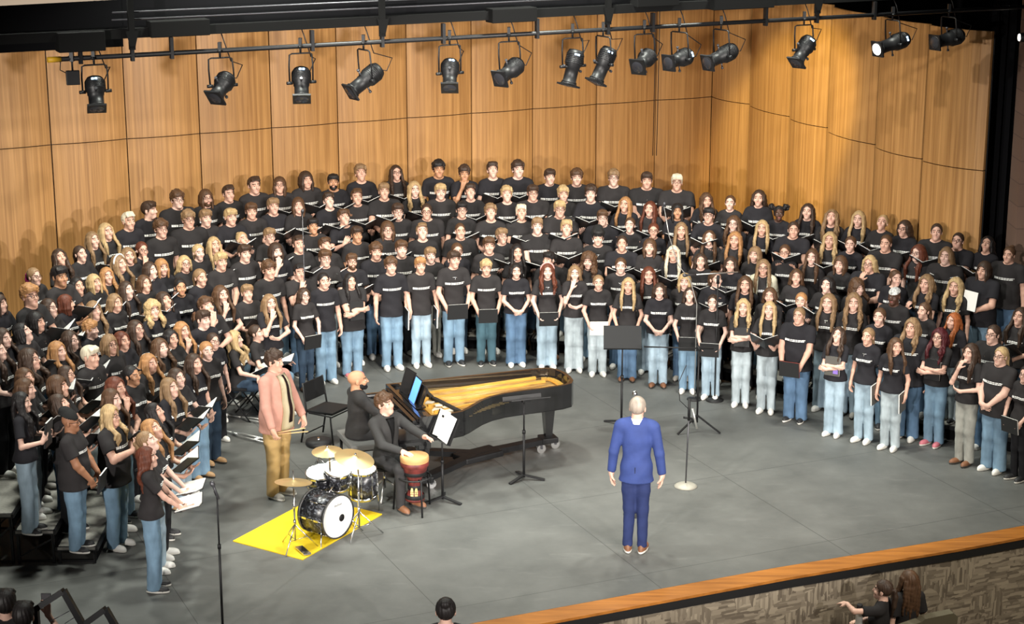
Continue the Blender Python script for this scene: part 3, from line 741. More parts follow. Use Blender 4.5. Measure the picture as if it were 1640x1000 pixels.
# ------------------------------------------------------------------ the hall
edge = [U(760, 998, 0), U(1240, 910, 0), U(1515, 865, 0), U(1640, 842, 0)]
def edge_pts(dz=0, off=0):
    a = edge[0] - E1 * 9 - E2 * -.6; b = edge[-1] + E1 * 7
    return [Vector((p.x, p.y, dz)) + E2 * off for p in (a, *edge, b)]
fp = edge_pts(); mb = MB()
mb.prism([(p.x, p.y) for p in fp] + [(16, 44), (-14, 40)], -.30, 0); struct('floor', mb, M_FLOOR)
TW = .31                                              # oak nosing along the stage edge
def band(name, m, o0, z0, o1, z1, th):
    mb = MB(); A = edge_pts(z0, o0); B = edge_pts(z1, o1); n = len(A)
    P = A + B + [p + E2 * -.0 - UP * th for p in A] + [p - UP * th for p in B]
    Q = []
    for i in range(n - 1): Q += [(i, i + 1, n + i + 1, n + i), (2 * n + i, 3 * n + i, 3 * n + i + 1, 2 * n + i + 1), (i, 2 * n + i, 2 * n + i + 1, i + 1), (n + i, n + i + 1, 3 * n + i + 1, 3 * n + i)]
    mb.quadmesh(P, Q); return struct(name, mb, m)
band('trim_1', M_TRIM, .012, .004, TW, .004, .03)
band('trim_2', M_BLACK, .03, -.03, TW - .012, -.03, .10)
mb = MB(); A = edge_pts(-.13, TW - .03); B = edge_pts(-1.2, TW - .03); n = len(A)
mb.quadmesh(A + B, [(i, n + i, n + i + 1, i + 1) for i in range(n - 1)]); struct('wall_front', mb, M_CARPET)
mb = MB(); B = edge_pts(-1.1, TW - .04); C_ = edge_pts(-1.1, 14)
mb.quadmesh(B + C_, [(i, n + i, n + i + 1, i + 1) for i in range(n - 1)]); struct('floor_auditorium', mb, M_CARPET)
# curved veneer panels: seams seen in the photograph, one fixed height
JZ = 3.3
seam_l = [U(*q, JZ) for q in ((82, 232), (203, 222.5), (320, 214), (435, 205), (541, 197), (652, 189), (755, 181.5), (853, 174.5), (955, 167), (1050, 160.5), (1140, 155))]
d0 = seam_l[0] - seam_l[1]; seam_l = [seam_l[0] + d0 * 2.1, seam_l[0] + d0] + seam_l
seam_r = [(U(*a_, JZ), U(*b_, JZ)) for a_, b_ in (((1140, 155), (1200, 167)), ((1200, 169), (1264, 187)), ((1264, 190), (1325, 205)), ((1325, 211), (1402, 232)), ((1402, 236), (1477, 255)), ((1477, 258), (1576, 274)))]
def panels(name, pairs, ztop, bulge, gap=.008):
    mb = MB()
    for a, b in pairs:
        t = (b - a); nrm = Vector((t.y, -t.x, 0)).normalized(); N = 8
        for z0, z1 in ((0, JZ - .007), (JZ + .007, ztop)):
            F_, K_ = [], []
            for j in range(N + 1):
                u = gap + (1 - 2 * gap) * j / N; p = a + t * u + nrm * (bulge * 4 * u * (1 - u))
                for z in (z0, z1): F_.append((p.x, p.y, z)); K_.append((p.x - nrm.x * .05, p.y - nrm.y * .05, z))
            P = F_ + K_; m = len(F_); Q = []
            for j in range(N): Q += [(2 * j, 2 * j + 2, 2 * j + 3, 2 * j + 1), (m + 2 * j, m + 2 * j + 1, m + 2 * j + 3, m + 2 * j + 2), (2 * j, m + 2 * j, m + 2 * j + 2, 2 * j + 2), (2 * j + 1, 2 * j + 3, m + 2 * j + 3, m + 2 * j + 1)]
            Q += [(0, 1, m + 1, m), (2 * N, m + 2 * N, m + 2 * N + 1, 2 * N + 1)]
            mb.quadmesh(P, Q)
    return struct(name, mb, M_WOOD)
seam_l = list(zip(seam_l[:-1], seam_l[1:])); panels('wall_back', seam_l, 6.6, .055); panels('wall_right', seam_r, 5.27, .10, .012)
for nm, ss, zt in (('wall_back_core', seam_l, 6.6), ('wall_right_core', seam_r, 5.25)):      # dark backing behind the seams
    mb = MB()
    for a, b in ss:
        nrm = Vector((b.y - a.y, a.x - b.x, 0)).normalized() * -.06; mb.quadmesh([a * 1 + nrm - UP * JZ, b + nrm - UP * JZ, b + nrm + UP * (zt - JZ), a + nrm + UP * (zt - JZ)], [(0, 1, 2, 3)])
    struct(nm, mb, M_BLACK)
# black tab curtain and block wall at the right, void of the stage house above
e_ = seam_r[-1][1]; mb = MB(); pts = []
for i in range(41):
    u = i / 40; pts.append((e_.x + .03 + u * 1.7, e_.y + .35 + .05 * math.sin(i * 1.9) + u * .2))
P = [(x, y, 0) for x, y in pts] + [(x, y, 8) for x, y in pts] + [(x, y + .02, 0) for x, y in pts] + [(x, y + .02, 8) for x, y in pts]; m = len(pts)
mb.quadmesh(P, [(i, i + 1, m + i + 1, m + i) for i in range(m - 1)] + [(2 * m + i, 3 * m + i, 3 * m + i + 1, 2 * m + i + 1) for i in range(m - 1)])
o = mb.obj('stage_curtain', M_VEL); tag(o, 'tall black velour leg curtain between veneer wall and brown block wall', 'curtain')
bx = U(1606, 300, 3); mb = MB(); mb.box((bx.x + 2.0, bx.y - .55, 3.5), (1.985, .25, 4.6)); struct('wall_side', mb, M_BLOCK)
mb = MB(); mb.box((0, 42, 5), (22, .1, 7)); struct('wall_upstage', mb, M_VEL)
mb = MB(); mb.box((0, 29, 9.6), (22, 14, .05)); struct('ceiling', mb, M_VEL)

# ------------------------------------------------------------------ lighting bar across the top
K_ = 2.47 / (CAMZ - 4.77); PZ = CAMZ - 2.47
def pipe_at(px):
    """point of the bar seen at column px"""
    y = 95 + (px - 95) * (11 - 95) / (1640 - 95.); return U(px, y, PZ)
pa, pb = pipe_at(96), pipe_at(1760); pd = (pb - pa).normalized(); pn = Vector((pd.y, -pd.x, 0))
t = empty('lighting_bar', pa); tag(t, 'long black pipe batten across the top carrying the row of stage spotlights', 'lighting bar')
I4 = Matrix.Translation(-pa)
def rel(mb, name, m, par, **k):
    mb.bm.transform(Matrix.Translation(-par.location)); return mb.obj(name, m, par, **k)
mb = MB(); mb.rod(pa, pb, .026, res=12); rel(mb, 'pipe', M_BLKM, t)
mb = MB(); mb.rod(pa - pd * .13, pa + pd * .01, .030, res=12); rel(mb, 'end_cap', M_YEL, t)['label'] = 'yellow end cap'
for px in (129, 212, 275, 500, 612, 710, 860, 973, 1045, 1226, 1308, 1400):
    p = pipe_at(px); mb = MB(); mb.box(p + UP * .055, (.018, .03, .115), basis(pd, pn, UP).to_3x3()); rel(mb, 'hanger', M_BLKM, t)
g = empty('catwalk_beam', pa + UP * .18); tag(g, 'deep black steel catwalk girder with conduits above the spotlight bar', 'girder')
mb = MB(); q0, q1 = pa - pd * 3.5 + UP * .45 - pn * .06, pb + UP * .45 - pn * .06
mb.bar(q0 + UP * -.22, q1 + UP * -.22, .12, .10); mb.bar(q0 + UP * .5, q1 + UP * .5, .10, .10); rel(mb, 'girder_rail', M_GIRD, g)
mb = MB(); mb.box((q0 + q1) / 2 - pn * .45 + UP * .32, ((q1 - q0).length / 2, .02, .55), basis(pd, pn, UP).to_3x3()); rel(mb, 'masking_panel', M_VEL, g)
for dz, dn in ((.02, .02), (.10, .05), (.28, .0)):
    mb = MB(); mb.rod(pipe_at(185) + UP * (.35 + dz) + pn * dn - pn * .1, pipe_at(1500) + UP * (.35 + dz) + pn * dn - pn * .1, .010, res=6); rel(mb, 'conduit', M_GREYM, g)
for px, hgt in ((212, .50), (612, .5), (973, .55), (1308, .5)):
    p = pipe_at(px); mb = MB(); mb.box(p + UP * .42 + pn * .01, (.030, .03, .36), basis(pd, pn, UP).to_3x3())
    mb.quadmesh([p + UP * .10 + pn * .045 - pd * .03, p + UP * .10 + pn * .045 + pd * .03, p + UP * .26 + pn * .045 + pd * .07, p + UP * .26 + pn * .045 - pd * .07], [(0, 1, 2, 3)]); rel(mb, 'upright', M_GIRD, g)
for x0, x1, y0, y1 in ((94, 166, 52, 82), (240, 334, 33, 58), (780, 858, 13, 35), (1130, 1240, -8, 14), (1010, 1085, -6, 10)):
    xm = (x0 + x1) / 2; p = pipe_at(xm); s_ = (p - Vector((0, 0, CAMZ))).length / FPX; c = p + UP * ((95 - 84. / 1545 * (xm - 95) - (y0 + y1) / 2) * s_)
    mb = MB(); mb.box((p.x, p.y, c.z), ((x1 - x0) * s_ / 2, .10, (y1 - y0) * s_ / 2), basis(pd, pn, UP).to_3x3(), .008); rel(mb, 'junction_box', M_GIRD, g)
mb = MB(); q = pipe_at(40) ; mb.box(q + UP * .62 - pn * .5, (1.15, .03, .58), basis(pd, pn, UP).to_3x3()); mb.box(q + UP * .62 - pn * .5 - pd * 2.2, (1.2, .03, .62), basis(pd, pn, UP).to_3x3())
o = mb.obj('border_curtain', M_VEL); tag(o, 'short black border curtain above the left end of the veneer wall', 'curtain')
ea, eb = U(-60, 12, 6.6), U(186, -1, 6.6); mb = MB(); mb.bar(ea + UP * .12, eb + UP * .12, .06, .24); struct('ceiling_edge', mb, M_BEIGE)

# profile spotlights: column, row of the body centre, lens direction in the picture, length, how far it turns to us
def spotlight(px, py, dx, dy, L, dep, label, lit=0, yoke=True):
    p = pipe_at(px if abs(px - 1148) > 3 else 1155); s_ = (p - Vector((0, 0, CAMZ))).length / FPX; yb = 95 - 84. / 1545 * (px - 95)
    t = empty('stage_spotlight', p); tag(t, label, 'spotlight', 'spotlights on the lighting bar')
    c = Vector((0, 0, -(py - yb) * s_ * 1.02)); d = Vector((dx, 0, -dy)).normalized() * math.cos(dep) + Vector((0, -1, 0)) * math.sin(dep); d = (pd * d.x + UP * d.z + pn * -d.y).normalized()
    L *= s_ / max(math.cos(dep), .55); R = look_z(d).to_4x4(); R.translation = c; r = .072
    mb = MB(); mb.box((0, 0, .05), (.018, .03, .04)); mb.rod((0, 0, .03), (0, 0, -.08), .012); mb.rod((-.02, -.05, .0), (.02, -.05, 0), .01); mb.obj('clamp', M_BLKM, t)
    mb = MB(); mb.lathe([(.060, -.50 * L), (.085, -.49 * L), (.104, -.40 * L), (.104, -.10 * L), (.088, -.06 * L), (.088, .02 * L), (.080, .03 * L), (.080, .34 * L), (.092, .36 * L), (.092, .40 * L)], R, 20)
    for k in range(6): mb.lathe([(.104, (-.38 + .045 * k) * L), (.110, (-.375 + .045 * k) * L), (.110, (-.36 + .045 * k) * L), (.104, (-.355 + .045 * k) * L)], R, 20)
    mb.obj('barrel', M_BLKM, t)
    mb = MB(); mb.lathe([(.090, .40 * L), (.098, .405 * L), (.098, .47 * L), (.085, .475 * L)], R, 8); mb.box(R @ Vector((0, 0, .45 * L)), (.100, .100, .010), R.to_3x3()); mb.obj('colour_frame', M_BLKM, t)
    mb = MB(); mb.lathe([(.0, .482 * L), (.074, .48 * L), (.078, .470 * L)], R, 20, caps=False); mb.obj('lens', M_LIT if lit == 1 else M_LENS, t)
    if lit != 2:
        va = R.to_3x3().inverted() @ Vector((.1, -1, .25)); va = math.atan2(va.y, va.x); mb = MB()
        for q_ in range(2): aa = va - .25 + .32 * q_; mb.box(R @ Vector((.1075 * math.cos(aa), .1075 * math.sin(aa), -.36 * L)), (.008, .013, .010), R.to_3x3() @ Matrix.Rotation(aa, 3, 'Z'))
        mb.obj('vent_glow', M_LED, t)['label'] = 'glowing vent slot'
    side = d.cross(UP).normalized() if abs(d.z) < .98 else pd
    side = pd if abs(side.dot(pd)) > .3 else side
    if yoke:
        w = .135; pv = c + d * -.03; tp = Vector((0, 0, -.09)); mb = MB()
        mb.tube([pv + side * w, pv * .4 + tp * .6 + side * w * 1.02, tp + side * w * .96, tp + side * w * .75 + UP * .012, tp - side * w * .75 + UP * .012, tp - side * w * .96, pv * .4 + tp * .6 - side * w * 1.02, pv - side * w], .0095, 6); mb.obj('yoke', M_BLKM, t)
        for k in (-1, 1):
            mb = MB(); mb.rod(pv + side * k * (w - .03), pv + side * k * (w + .035), .018); mb.obj('knob', M_BLKM, t)
    up2 = R.to_3x3() @ Vector((0, 1, 0))
    for k in (-1, 1):
        mb = MB(); mb.rod(c + up2 * k * .07, c + up2 * k * .145, .009); mb.rod(c + up2 * k * .135, c + up2 * k * .158, .016); mb.obj('shutter_handle', M_GREYM, t)
    b_ = c - d * .47 * L; mb = MB(); s2 = 1 if dx <= 0 else -1
    mb.tube([b_, b_ + pd * .10 * s2 + UP * -.02, b_ + pd * .17 * s2 + UP * .12, pd * .12 * s2 + UP * -.12, pd * .05 * s2 + UP * .10, pd * .02 * s2 + UP * .28 - pn * .1], .0065, 6); mb.obj('cable', M_BLACK, t)
SPOTS = [(150, 148, -.12, 1, 46, .55, 'black spotlight hanging steeply at the left end of the bar'),
 (352, 138, -.75, .75, 44, .5, 'second spotlight along the bar, squat and turned down to the left'),
 (481, 134, -.25, 1, 46, .6, 'third spotlight along the bar, pointing steeply down with a glowing vent'),
 (582, 128, -1, .62, 66, .15, 'fourth spotlight along the bar, long barrel angled down left'),
 (720, 119, -.35, .9, 42, .65, 'fifth spotlight along the bar, short, turned towards the house'),
 (815, 113, -1, .42, 52, .45, 'sixth spotlight along the bar, squat barrel nearly level'),
 (917, 108, -.30, .95, 60, .1, 'seventh spotlight along the bar, long barrel hanging almost straight down'),
 (966, 104, -.50, .9, 62, .1, 'eighth spotlight along the bar, long barrel right beside the seventh'),
 (1032, 96, -1, .45, 40, .5, 'ninth spotlight along the bar, small and turned left'),
 (1088, 93, -1, .18, 50, .3, 'tenth spotlight along the bar, level with a bright front'),
 (1149, 89, -1, .30, 62, .2, 'eleventh spotlight along the bar, level, before the wall corner'),
 (1288, 80, -.75, .8, 50, .25, 'twelfth spotlight along the bar, angled down before the right wall'),
 (1430, 68, -1, .22, 64, .1, 'thirteenth spotlight along the bar with a lit lens facing left'),
 (1520, 60, -1, .15, 58, .1, 'last spotlight at the right end of the bar, unlit')]
for i, a in enumerate(SPOTS): spotlight(*a, lit=1 if i == 12 else (0 if i in (0, 2, 4, 6, 7, 9, 11) else 2))
p = pipe_at(115); t = empty('work_light', p); tag(t, 'small square black work light hanging at the far left of the bar', 'work light')
mb = MB(); mb.box((0, 0, .02), (.02, .03, .05)); mb.rod((0, 0, 0), (0, 0, -.13), .01); mb.obj('clamp', M_BLKM, t)
mb = MB(); mb.box((0, 0, -.20), (.07, .03, .075), Matrix.Rotation(.3, 3, 'Z'), .008); mb.obj('housing', M_BLACK, t)
mb = MB(); mb.tube([(-.05, 0, -.16), (-.13, 0, -.12), (-.12, 0, -.03), (-.02, 0, .03)], .006, 6); mb.obj('cable', M_BLACK, t)
for px, y0 in ((1050, 18), (1056, 18)):                     # slack lines hanging in front of the back wall
    a = U(px, y0, 5.2); mb = MB(); mb.tube([a + UP * 1.2, a + Vector((.01, 0, -.6)), a + Vector((.0, 0, -2.3))], .006, 6)
    tag(mb.obj('hanging_cable', M_BLACK), 'thin dark cable hanging down the back wall, ' + ('left' if px == 1050 else 'right') + ' one of a pair', 'cable', 'pair of hanging cables')
p = U(1633, 60, 4.6); p.y = bx.y - 1.0; t = empty('wall_spotlight', (p.x, p.y, 5.0)); q = U(1633, 60, 4.9)
SCL = (bx.y - .95) / q.y; t.location = (q.x * SCL, q.y * SCL, CAMZ + (q.z - CAMZ) * SCL)
tag(t, 'small black lamp with a lit end on the brown block wall', 'wall light')
mb = MB(); mb.lathe([(.05, 0), (.065, .02), (.065, .30), (.05, .32)], Matrix.Rotation(PI / 2, 4, 'Y')); mb.obj('housing', M_BLKM, t)
mb = MB(); mb.lathe([(.0, -.02), (.045, -.015), (.05, 0)], Matrix.Rotation(PI / 2, 4, 'Y'), caps=False); mb.obj('lens', M_LIT, t)
mb = MB(); mb.rod((.16, 0, 0), (.16, .16, 0), .02); mb.obj('bracket', M_BLKM, t)
# ------------------------------------------------------------------ the line of the front row, smoothed
FRONT = [(250,932),(268,900),(283,850),(305,790),(335,737),(360,703),(440,640),(520,605),(563,597),(625,585),(675,583),(725,578),(779,578),(826,580),(872,585),(921,590),(965,598),(1010,608),(1062,615),(1100,627),(1140,635),(1185,647),(1232,655),(1275,673),(1332,690),(1380,705),(1427,727),(1490,730),(1540,734),(1590,747),(1640,768)]
_f = [np.array(U(*q, 0))[:2] for q in FRONT]
_f = [_f[0] + (_f[0] - _f[4]) / np.linalg.norm(_f[0] - _f[4]) * 4] + _f + [_f[-1] + (_f[-1] - _f[-6]) / np.linalg.norm(_f[-1] - _f[-6]) * 4]
_d = [0.]
for i in range(1, len(_f)): _d.append(_d[-1] + float(np.linalg.norm(_f[i] - _f[i - 1])))
_s = np.arange(0, _d[-1], .05); CV = np.stack([np.interp(_s, _d, [p[k] for p in _f]) for k in (0, 1)], 1)
_k = np.exp(-.5 * (np.arange(-60, 61) * .05 / .80) ** 2); _k /= _k.sum()
CV = np.stack([np.convolve(np.pad(CV[:, k], 60, mode='reflect', reflect_type='odd'), _k, 'valid') for k in (0, 1)], 1)
_t = np.gradient(CV, axis=0); _t /= np.linalg.norm(_t, axis=1)[:, None]; CN = np.stack((-_t[:, 1], _t[:, 0]), 1)
_k2 = np.exp(-.5 * (np.arange(-60, 61) * .05 / 1.0) ** 2); _k2 /= _k2.sum(); CN = np.stack([np.convolve(np.pad(CN[:, k], 60, mode='edge'), _k2, 'valid') for k in (0, 1)], 1); CN /= np.linalg.norm(CN, axis=1)[:, None]
def offs(p):
    """distance outwards from the front row, and the position along it"""
    v = np.asarray(p) - CV; i = int(np.argmin((v ** 2).sum(1))); s = float(v[i] @ CN[i]); D = float(np.linalg.norm(v[i])); return (D if s > 0 else -D), i * .05
ROWZ = (0, 0, .2, .4, .6, .8); ROWD = (0, .5, 1., 1.46, 1.92, 2.38)

def row_height(q, row):
    """height above the ground point q that shows at this row of the photograph"""
    z = 0.
    while z < 5:
        v = Vector((q.x, q.y, z - CAMZ)); zc = v.y * math.cos(PITCH) - v.z * math.sin(PITCH)
        if 500 - FPX * (v.y * math.sin(PITCH) + v.z * math.cos(PITCH)) / zc <= row: return z
        z += .01
    return z
# ------------------------------------------------------------------ choral risers, section by section
st = offs(np.array(U(157, 877, .2))[:2])[1]
i0 = int(st / .05) ; i1 = len(CV) - 40; nsec = 10; brk = [int(round(i0 + (i1 - i0) * k / nsec)) for k in range(nsec + 1)]
where = ['at the near left end, its carpeted ends open to view', 'second along the left wing', 'third along the left wing', 'behind the seated pair on the left', 'left of the middle, behind the black chair', 'in the middle behind the grand piano', 'right of the middle, behind the tall music stand', 'behind the microphone tripod', 'along the right wing', 'at the right end of the stage']
def arc(i, d, z):
    j = min(int(i), len(CV) - 2); t_ = i - j; p = CV[j] + (CV[j + 1] - CV[j]) * t_ + (CN[j] + (CN[j + 1] - CN[j]) * t_) * d; return Vector((p[0], p[1], z))
for k in range(nsec):
    a, b = brk[k] + .4, brk[k + 1] - .4; ii = [a + (b - a) * j / 8 for j in range(9)]; 
    o = arc((a + b) // 2, 1.0, 0); t = empty('choral_riser', o); tag(t, 'four-step black choral riser section ' + where[k], 'riser', 'choral riser sections')
    T_ = Matrix.Translation(-o)
    for st_ in range(4):
        d_a, d_b, z = .755 + .46 * st_, 1.205 + .46 * st_, .2 * (st_ + 1)
        mb = MB(); m = len(ii); g = .012
        P = [arc(i, d_a + g, z) for i in ii] + [arc(i, d_b - g, z) for i in ii] + [arc(i, d_a + g, z - .03) for i in ii] + [arc(i, d_b - g, z - .03) for i in ii]
        Q = []
        for j in range(m - 1): Q += [(j, j + 1, m + j + 1, m + j), (2 * m + j, 3 * m + j, 3 * m + j + 1, 2 * m + j + 1), (j, 2 * m + j, 2 * m + j + 1, j + 1), (m + j, m + j + 1, 3 * m + j + 1, 3 * m + j)]
        Q += [(0, m, 3 * m, 2 * m), (m - 1, 3 * m - 1, 4 * m - 1, 2 * m - 1)]
        mb.quadmesh(P, Q); mb.bm.transform(T_); dk = mb.obj('step_deck', M_TRD, t)
        mb = MB(); zt = z - .022
        for dd in (d_a, d_b):
            for j in range(m - 1): mb.bar(arc(ii[j], dd, zt), arc(ii[j + 1], dd, zt), .03, .05)
        for e in (ii[0] + .4, ii[-1] - .4): mb.bar(arc(e, d_a, zt), arc(e, d_b, zt), .035, .05)
        mb.bm.transform(T_); mb.obj('edge_frame', M_BLKM, t)
        for e in (ii[0] + .6, ii[len(ii) // 2], ii[-1] - .6):
            mb = MB()
            for dd in (d_a + .03, d_b - .03): mb.bar(arc(e, dd, 0.0), arc(e, dd, z - .03), .028, .028, (1, 0, 0))
            mb.bar(arc(e, d_a + .03, .03), arc(e, d_b - .03, .03), .025, .025)
            if z > .3: mb.bar(arc(e, d_a + .03, z * .75), arc(e, d_b - .03, .08), .02, .02)
            mb.bm.transform(T_); mb.obj('leg_frame', M_BLKM, t)
        if st_ < 4:      # closure skirt below the front of each step
            mb = MB(); P = [arc(i, d_a + .02, z - .05) for i in ii] + [arc(i, d_a + .02, z - .19) for i in ii]; mb.quadmesh(P, [(j, j + 1, m + j + 1, m + j) for j in range(m - 1)]); mb.bm.transform(T_); mb.obj('skirt', M_VEL, t)

# ------------------------------------------------------------------ grand piano
def mat4(o, rz): return Matrix.Translation(o) @ Matrix.Rotation(rz, 4, 'Z')
PO = U(620, 615, 1.02); PO.z = 0; PA = math.radians(20); t = empty('grand_piano', PO, PA)
tag(t, 'black concert grand piano with its lid off, gold frame in view', 'piano')
# local: +x towards the tail, -y towards the audience
sp = [(-.02, 0), (2.12, 0), (2.24, -.03), (2.33, -.13), (2.37, -.30), (2.37, -.50), (2.34, -.68), (2.27, -.80), (2.12, -.86), (1.85, -.885), (1.55, -.90), (1.30, -.93), (1.10, -1.0), (.93, -1.11), (.80, -1.23), (.68, -1.35), (.55, -1.45), (.38, -1.49), (-.02, -1.49)]
def inset(poly, d):
    n = len(poly); out = []
    for i in range(n):
        p = Vector(poly[i]); a = Vector(poly[i - 1]); b = Vector(poly[(i + 1) % n]); t1 = (p - a).normalized(); t2 = (b - p).normalized(); n1 = Vector((t1.y, -t1.x)); n2 = Vector((t2.y, -t2.x)); q = (n1 + n2).normalized(); out.append(tuple(p + q * d / max(.4, q.dot(n1))))
    return out
inn = inset(sp, .045)
if abs(inn[1][1]) < 1e-6 or inn[5][0] > 2.37: inn = inset(sp, -.045)
mb = MB(); n = len(sp); z0, z1 = .70, 1.02
P = [(x, y, z) for z in (z0, z1) for x, y in sp] + [(x, y, z) for z in (.86, z1) for x, y in inn]; Q = []
for i in range(n):
    j = (i + 1) % n; Q += [(i, j, n + j, n + i), (2 * n + i, 3 * n + i, 3 * n + j, 2 * n + j), (n + i, n + j, 3 * n + j, 3 * n + i)]
mb.quadmesh(P, Q); mb.prism(sp, .695, .705); mb.obj('rim', M_GLOSS, t)
mb = MB(); mb.prism(inset(inn, 0.), .862, .868); mb.obj('soundboard', M_SPRUCE, t)
in2 = [p for p in min((inset(inn, .075), inset(inn, -.075)), key=lambda P_: P_[6][0]) if p[0] > .2]
mb = MB(); m = len(in2)       # cast frame: a rim, and bars fanning to the tail
for i in range(m - 1): mb.bar((*in2[i], .90), (*in2[i + 1], .90), .07, .03)
mb.bar((.30, -.06, .905), (.30, -1.42, .905), .13, .03)
for y0, x1, y1 in ((-.30, 2.02, -.12), (-.52, 2.08, -.32), (-.80, 2.02, -.60), (-1.08, 1.30, -.82)): mb.bar((.30, y0, .92), (x1, y1, .92), .035, .045)
mb.bar((.30, -.52, .915), (1.80, -.74, .915), .10, .02); mb.obj('cast_frame', M_GOLD, t)
mb = MB()
for k in range(34):
    y = -.09 - k * .040; xe = 2.2 if y > -.7 else max(.75, 2.1 - (abs(y) - .7) * 2.0); yy = y if y < -.45 else y - .35
    mb.rod((.34, y, .93), (xe * (.98 if y > -.7 else .95), (y + (.1 if y < -.2 else -.25)) if y > -.7 else y + .06, .915), .0028, res=4)
s_ = mb.obj('strings', M_BRASS, t); s_['kind'] = 'stuff'
mb = MB(); mb.bar((.44, -.60, .945), (.62, -1.40, .945), .05, .05); mb.bar((.44, -.08, .945), (.43, -.58, .945), .05, .05); mb.obj('damper_rail', M_BLACK, t)
mb = MB(); mb.bar((.70, -.55, .885), (1.15, -.92, .885), .05, .03); mb.obj('bridge', mat('bridge_maple', (.16, .06, .02), .5), t)
mb = MB()
for q in ((.36, -.70), (.44, -.82), (.36, -1.0), (.5, -1.1), (.52, -.95)): mb.box((*q, .93), (.05, .045, .01), Matrix.Rotation(q[0] * 7, 3, 'Z'))
mb.obj('tuning_plate', mat('plate_silver', (.72, .66, .55), .4, .3), t)
mb = MB(); mb.box((-.16, -.745, .70), (.17, .745, .05), None, .01); mb.box((-.30, -.745, .70), (.03, .745, .075), None, .012)
for y in (-.05, -1.44): mb.box((-.14, y, .80), (.19, .05, .13), None, .03)
mb.obj('keybed', M_GLOSS, t)
mb = MB(); mb.box((-.17, -.745, .762), (.085, .64, .012)); kb = mb.obj('white_keys', mat('ivory', (.82, .80, .72), .3), t)
mb = MB()
for k in range(36): mb.box((-.135, -.13 - k * .0345 - (.008 if k % 5 in (2, 4) else 0), .782), (.05, .006, .010))
mb.obj('black_keys', M_BLACK, t)
mb = MB(); mb.box((-.05, -.745, .87), (.02, .69, .10), Matrix.Rotation(-.25, 3, 'Y')); mb.box((.06, -.745, .965), (.10, .69, .014)); mb.rod((-.035, -.06, .905), (-.035, -1.43, .905), .035, res=14); mb.obj('fallboard', M_GLOSS, t)
mb = MB(); mb.box((.17, -.72, 1.12), (.010, .36, .13), Matrix.Rotation(.35, 3, 'Y')); mb.box((.12, -.72, 1.0), (.07, .36, .010)); mb.obj('music_desk', M_GLOSS, t)
def plathe(mbx, x, y, prof): mbx.lathe(prof, Matrix.Translation((x, y, 0)), 16)
for x, y in ((.06, -.16), (.06, -1.34), (2.08, -.44)):
    mb = MB(); mb.box((x, y, .64), (.085, .085, .07), None, .01); mb.prism([(x - .07, y - .07), (x + .07, y - .07), (x + .07, y + .07), (x - .07, y + .07)], .20, .58)
    for v in mb.bm.verts:
        if v.co.z < .25: v.co.x = x + (v.co.x - x) * .62; v.co.y = y + (v.co.y - y) * .62
    mb.obj('leg', M_GLOSS, t)
mb = MB(); mb.box((.25, -.75, .58), (.03, .09, .13)); mb.rod((.25, -.82, .46), (.25, -.80, .22), .012); mb.rod((.25, -.68, .46), (.25, -.70, .22), .012); mb.box((.23, -.75, .20), (.05, .12, .04), None, .01)
for k in (-1, 0, 1): mb.box((.12, -.75 + k * .06, .19), (.08, .016, .006))
mb.obj('pedal_lyre', M_GLOSS, t)
# truck the piano stands on
t2 = empty('piano_truck', PO, PA); tag(t2, 'low black three-armed truck with casters under the grand piano', 'piano truck')
hub = Vector((1.0, -.72, .16)); ends = [(.06, -.16), (.06, -1.34), (2.08, -.44)]
mb = MB()
for x, y in ends: mb.bar((x, y, .15), (hub.x, hub.y, .17), .13, .07)
mb.box(hub, (.30, .16, .04), Matrix.Rotation(.3, 3, 'Z'), .02)
for x, y in ends: mb.box((x, y, .165), (.11, .11, .035), None, .01)
mb.obj('arm_frame', M_BLACK, t2)
for x, y in ends:
    for dx, dy in ((-.12, -.06), (.12, .05)):
        mb = MB(); mb.rod((x + dx, y + dy - .02, .062), (x + dx, y + dy + .02, .062), .062, res=18); c = mb.obj('caster', M_CHROME, t2); c['label'] = 'chrome caster wheel'
        mb = MB(); mb.bar((x + dx, y + dy - .028, .06), (x + dx, y + dy - .028, .15), .01, .03, (1, 0, 0)); mb.obj('fork', M_GREYM, c)
pm = mat4(PO, PA)
t = empty('tablet', pm @ Vector((.145, -.80, 1.145)), 0); t.rotation_euler = (pm.to_3x3() @ Matrix.Rotation(.35, 3, 'Y')).to_euler(); tag(t, 'tablet with a glowing blue screen leaning on the piano music desk', 'tablet')
mb = MB(); mb.box((-.006, 0, 0), (.004, .125, .17), None, .002); mb.obj('case', M_BLACK, t)
mb = MB(); mb.box((-.0115, 0, 0), (.0012, .113, .155)); mb.obj('screen', M_GLUE, t)
t = empty('binder', pm @ Vector((.15, -.50, 1.15))); t.rotation_euler = (pm.to_3x3() @ Matrix.Rotation(.30, 3, 'Y')).to_euler(); tag(t, 'black ring binder standing open on the piano music desk', 'binder')
mb = MB(); mb.box((0, .06, 0), (.004, .13, .17), Matrix.Rotation(.25, 3, 'Z')); mb.obj('cover', M_COVER, t); mb = MB(); mb.box((-.008, .05, 0), (.003, .10, .15), Matrix.Rotation(.25, 3, 'Z')); mb.obj('pages', M_COVER, t)

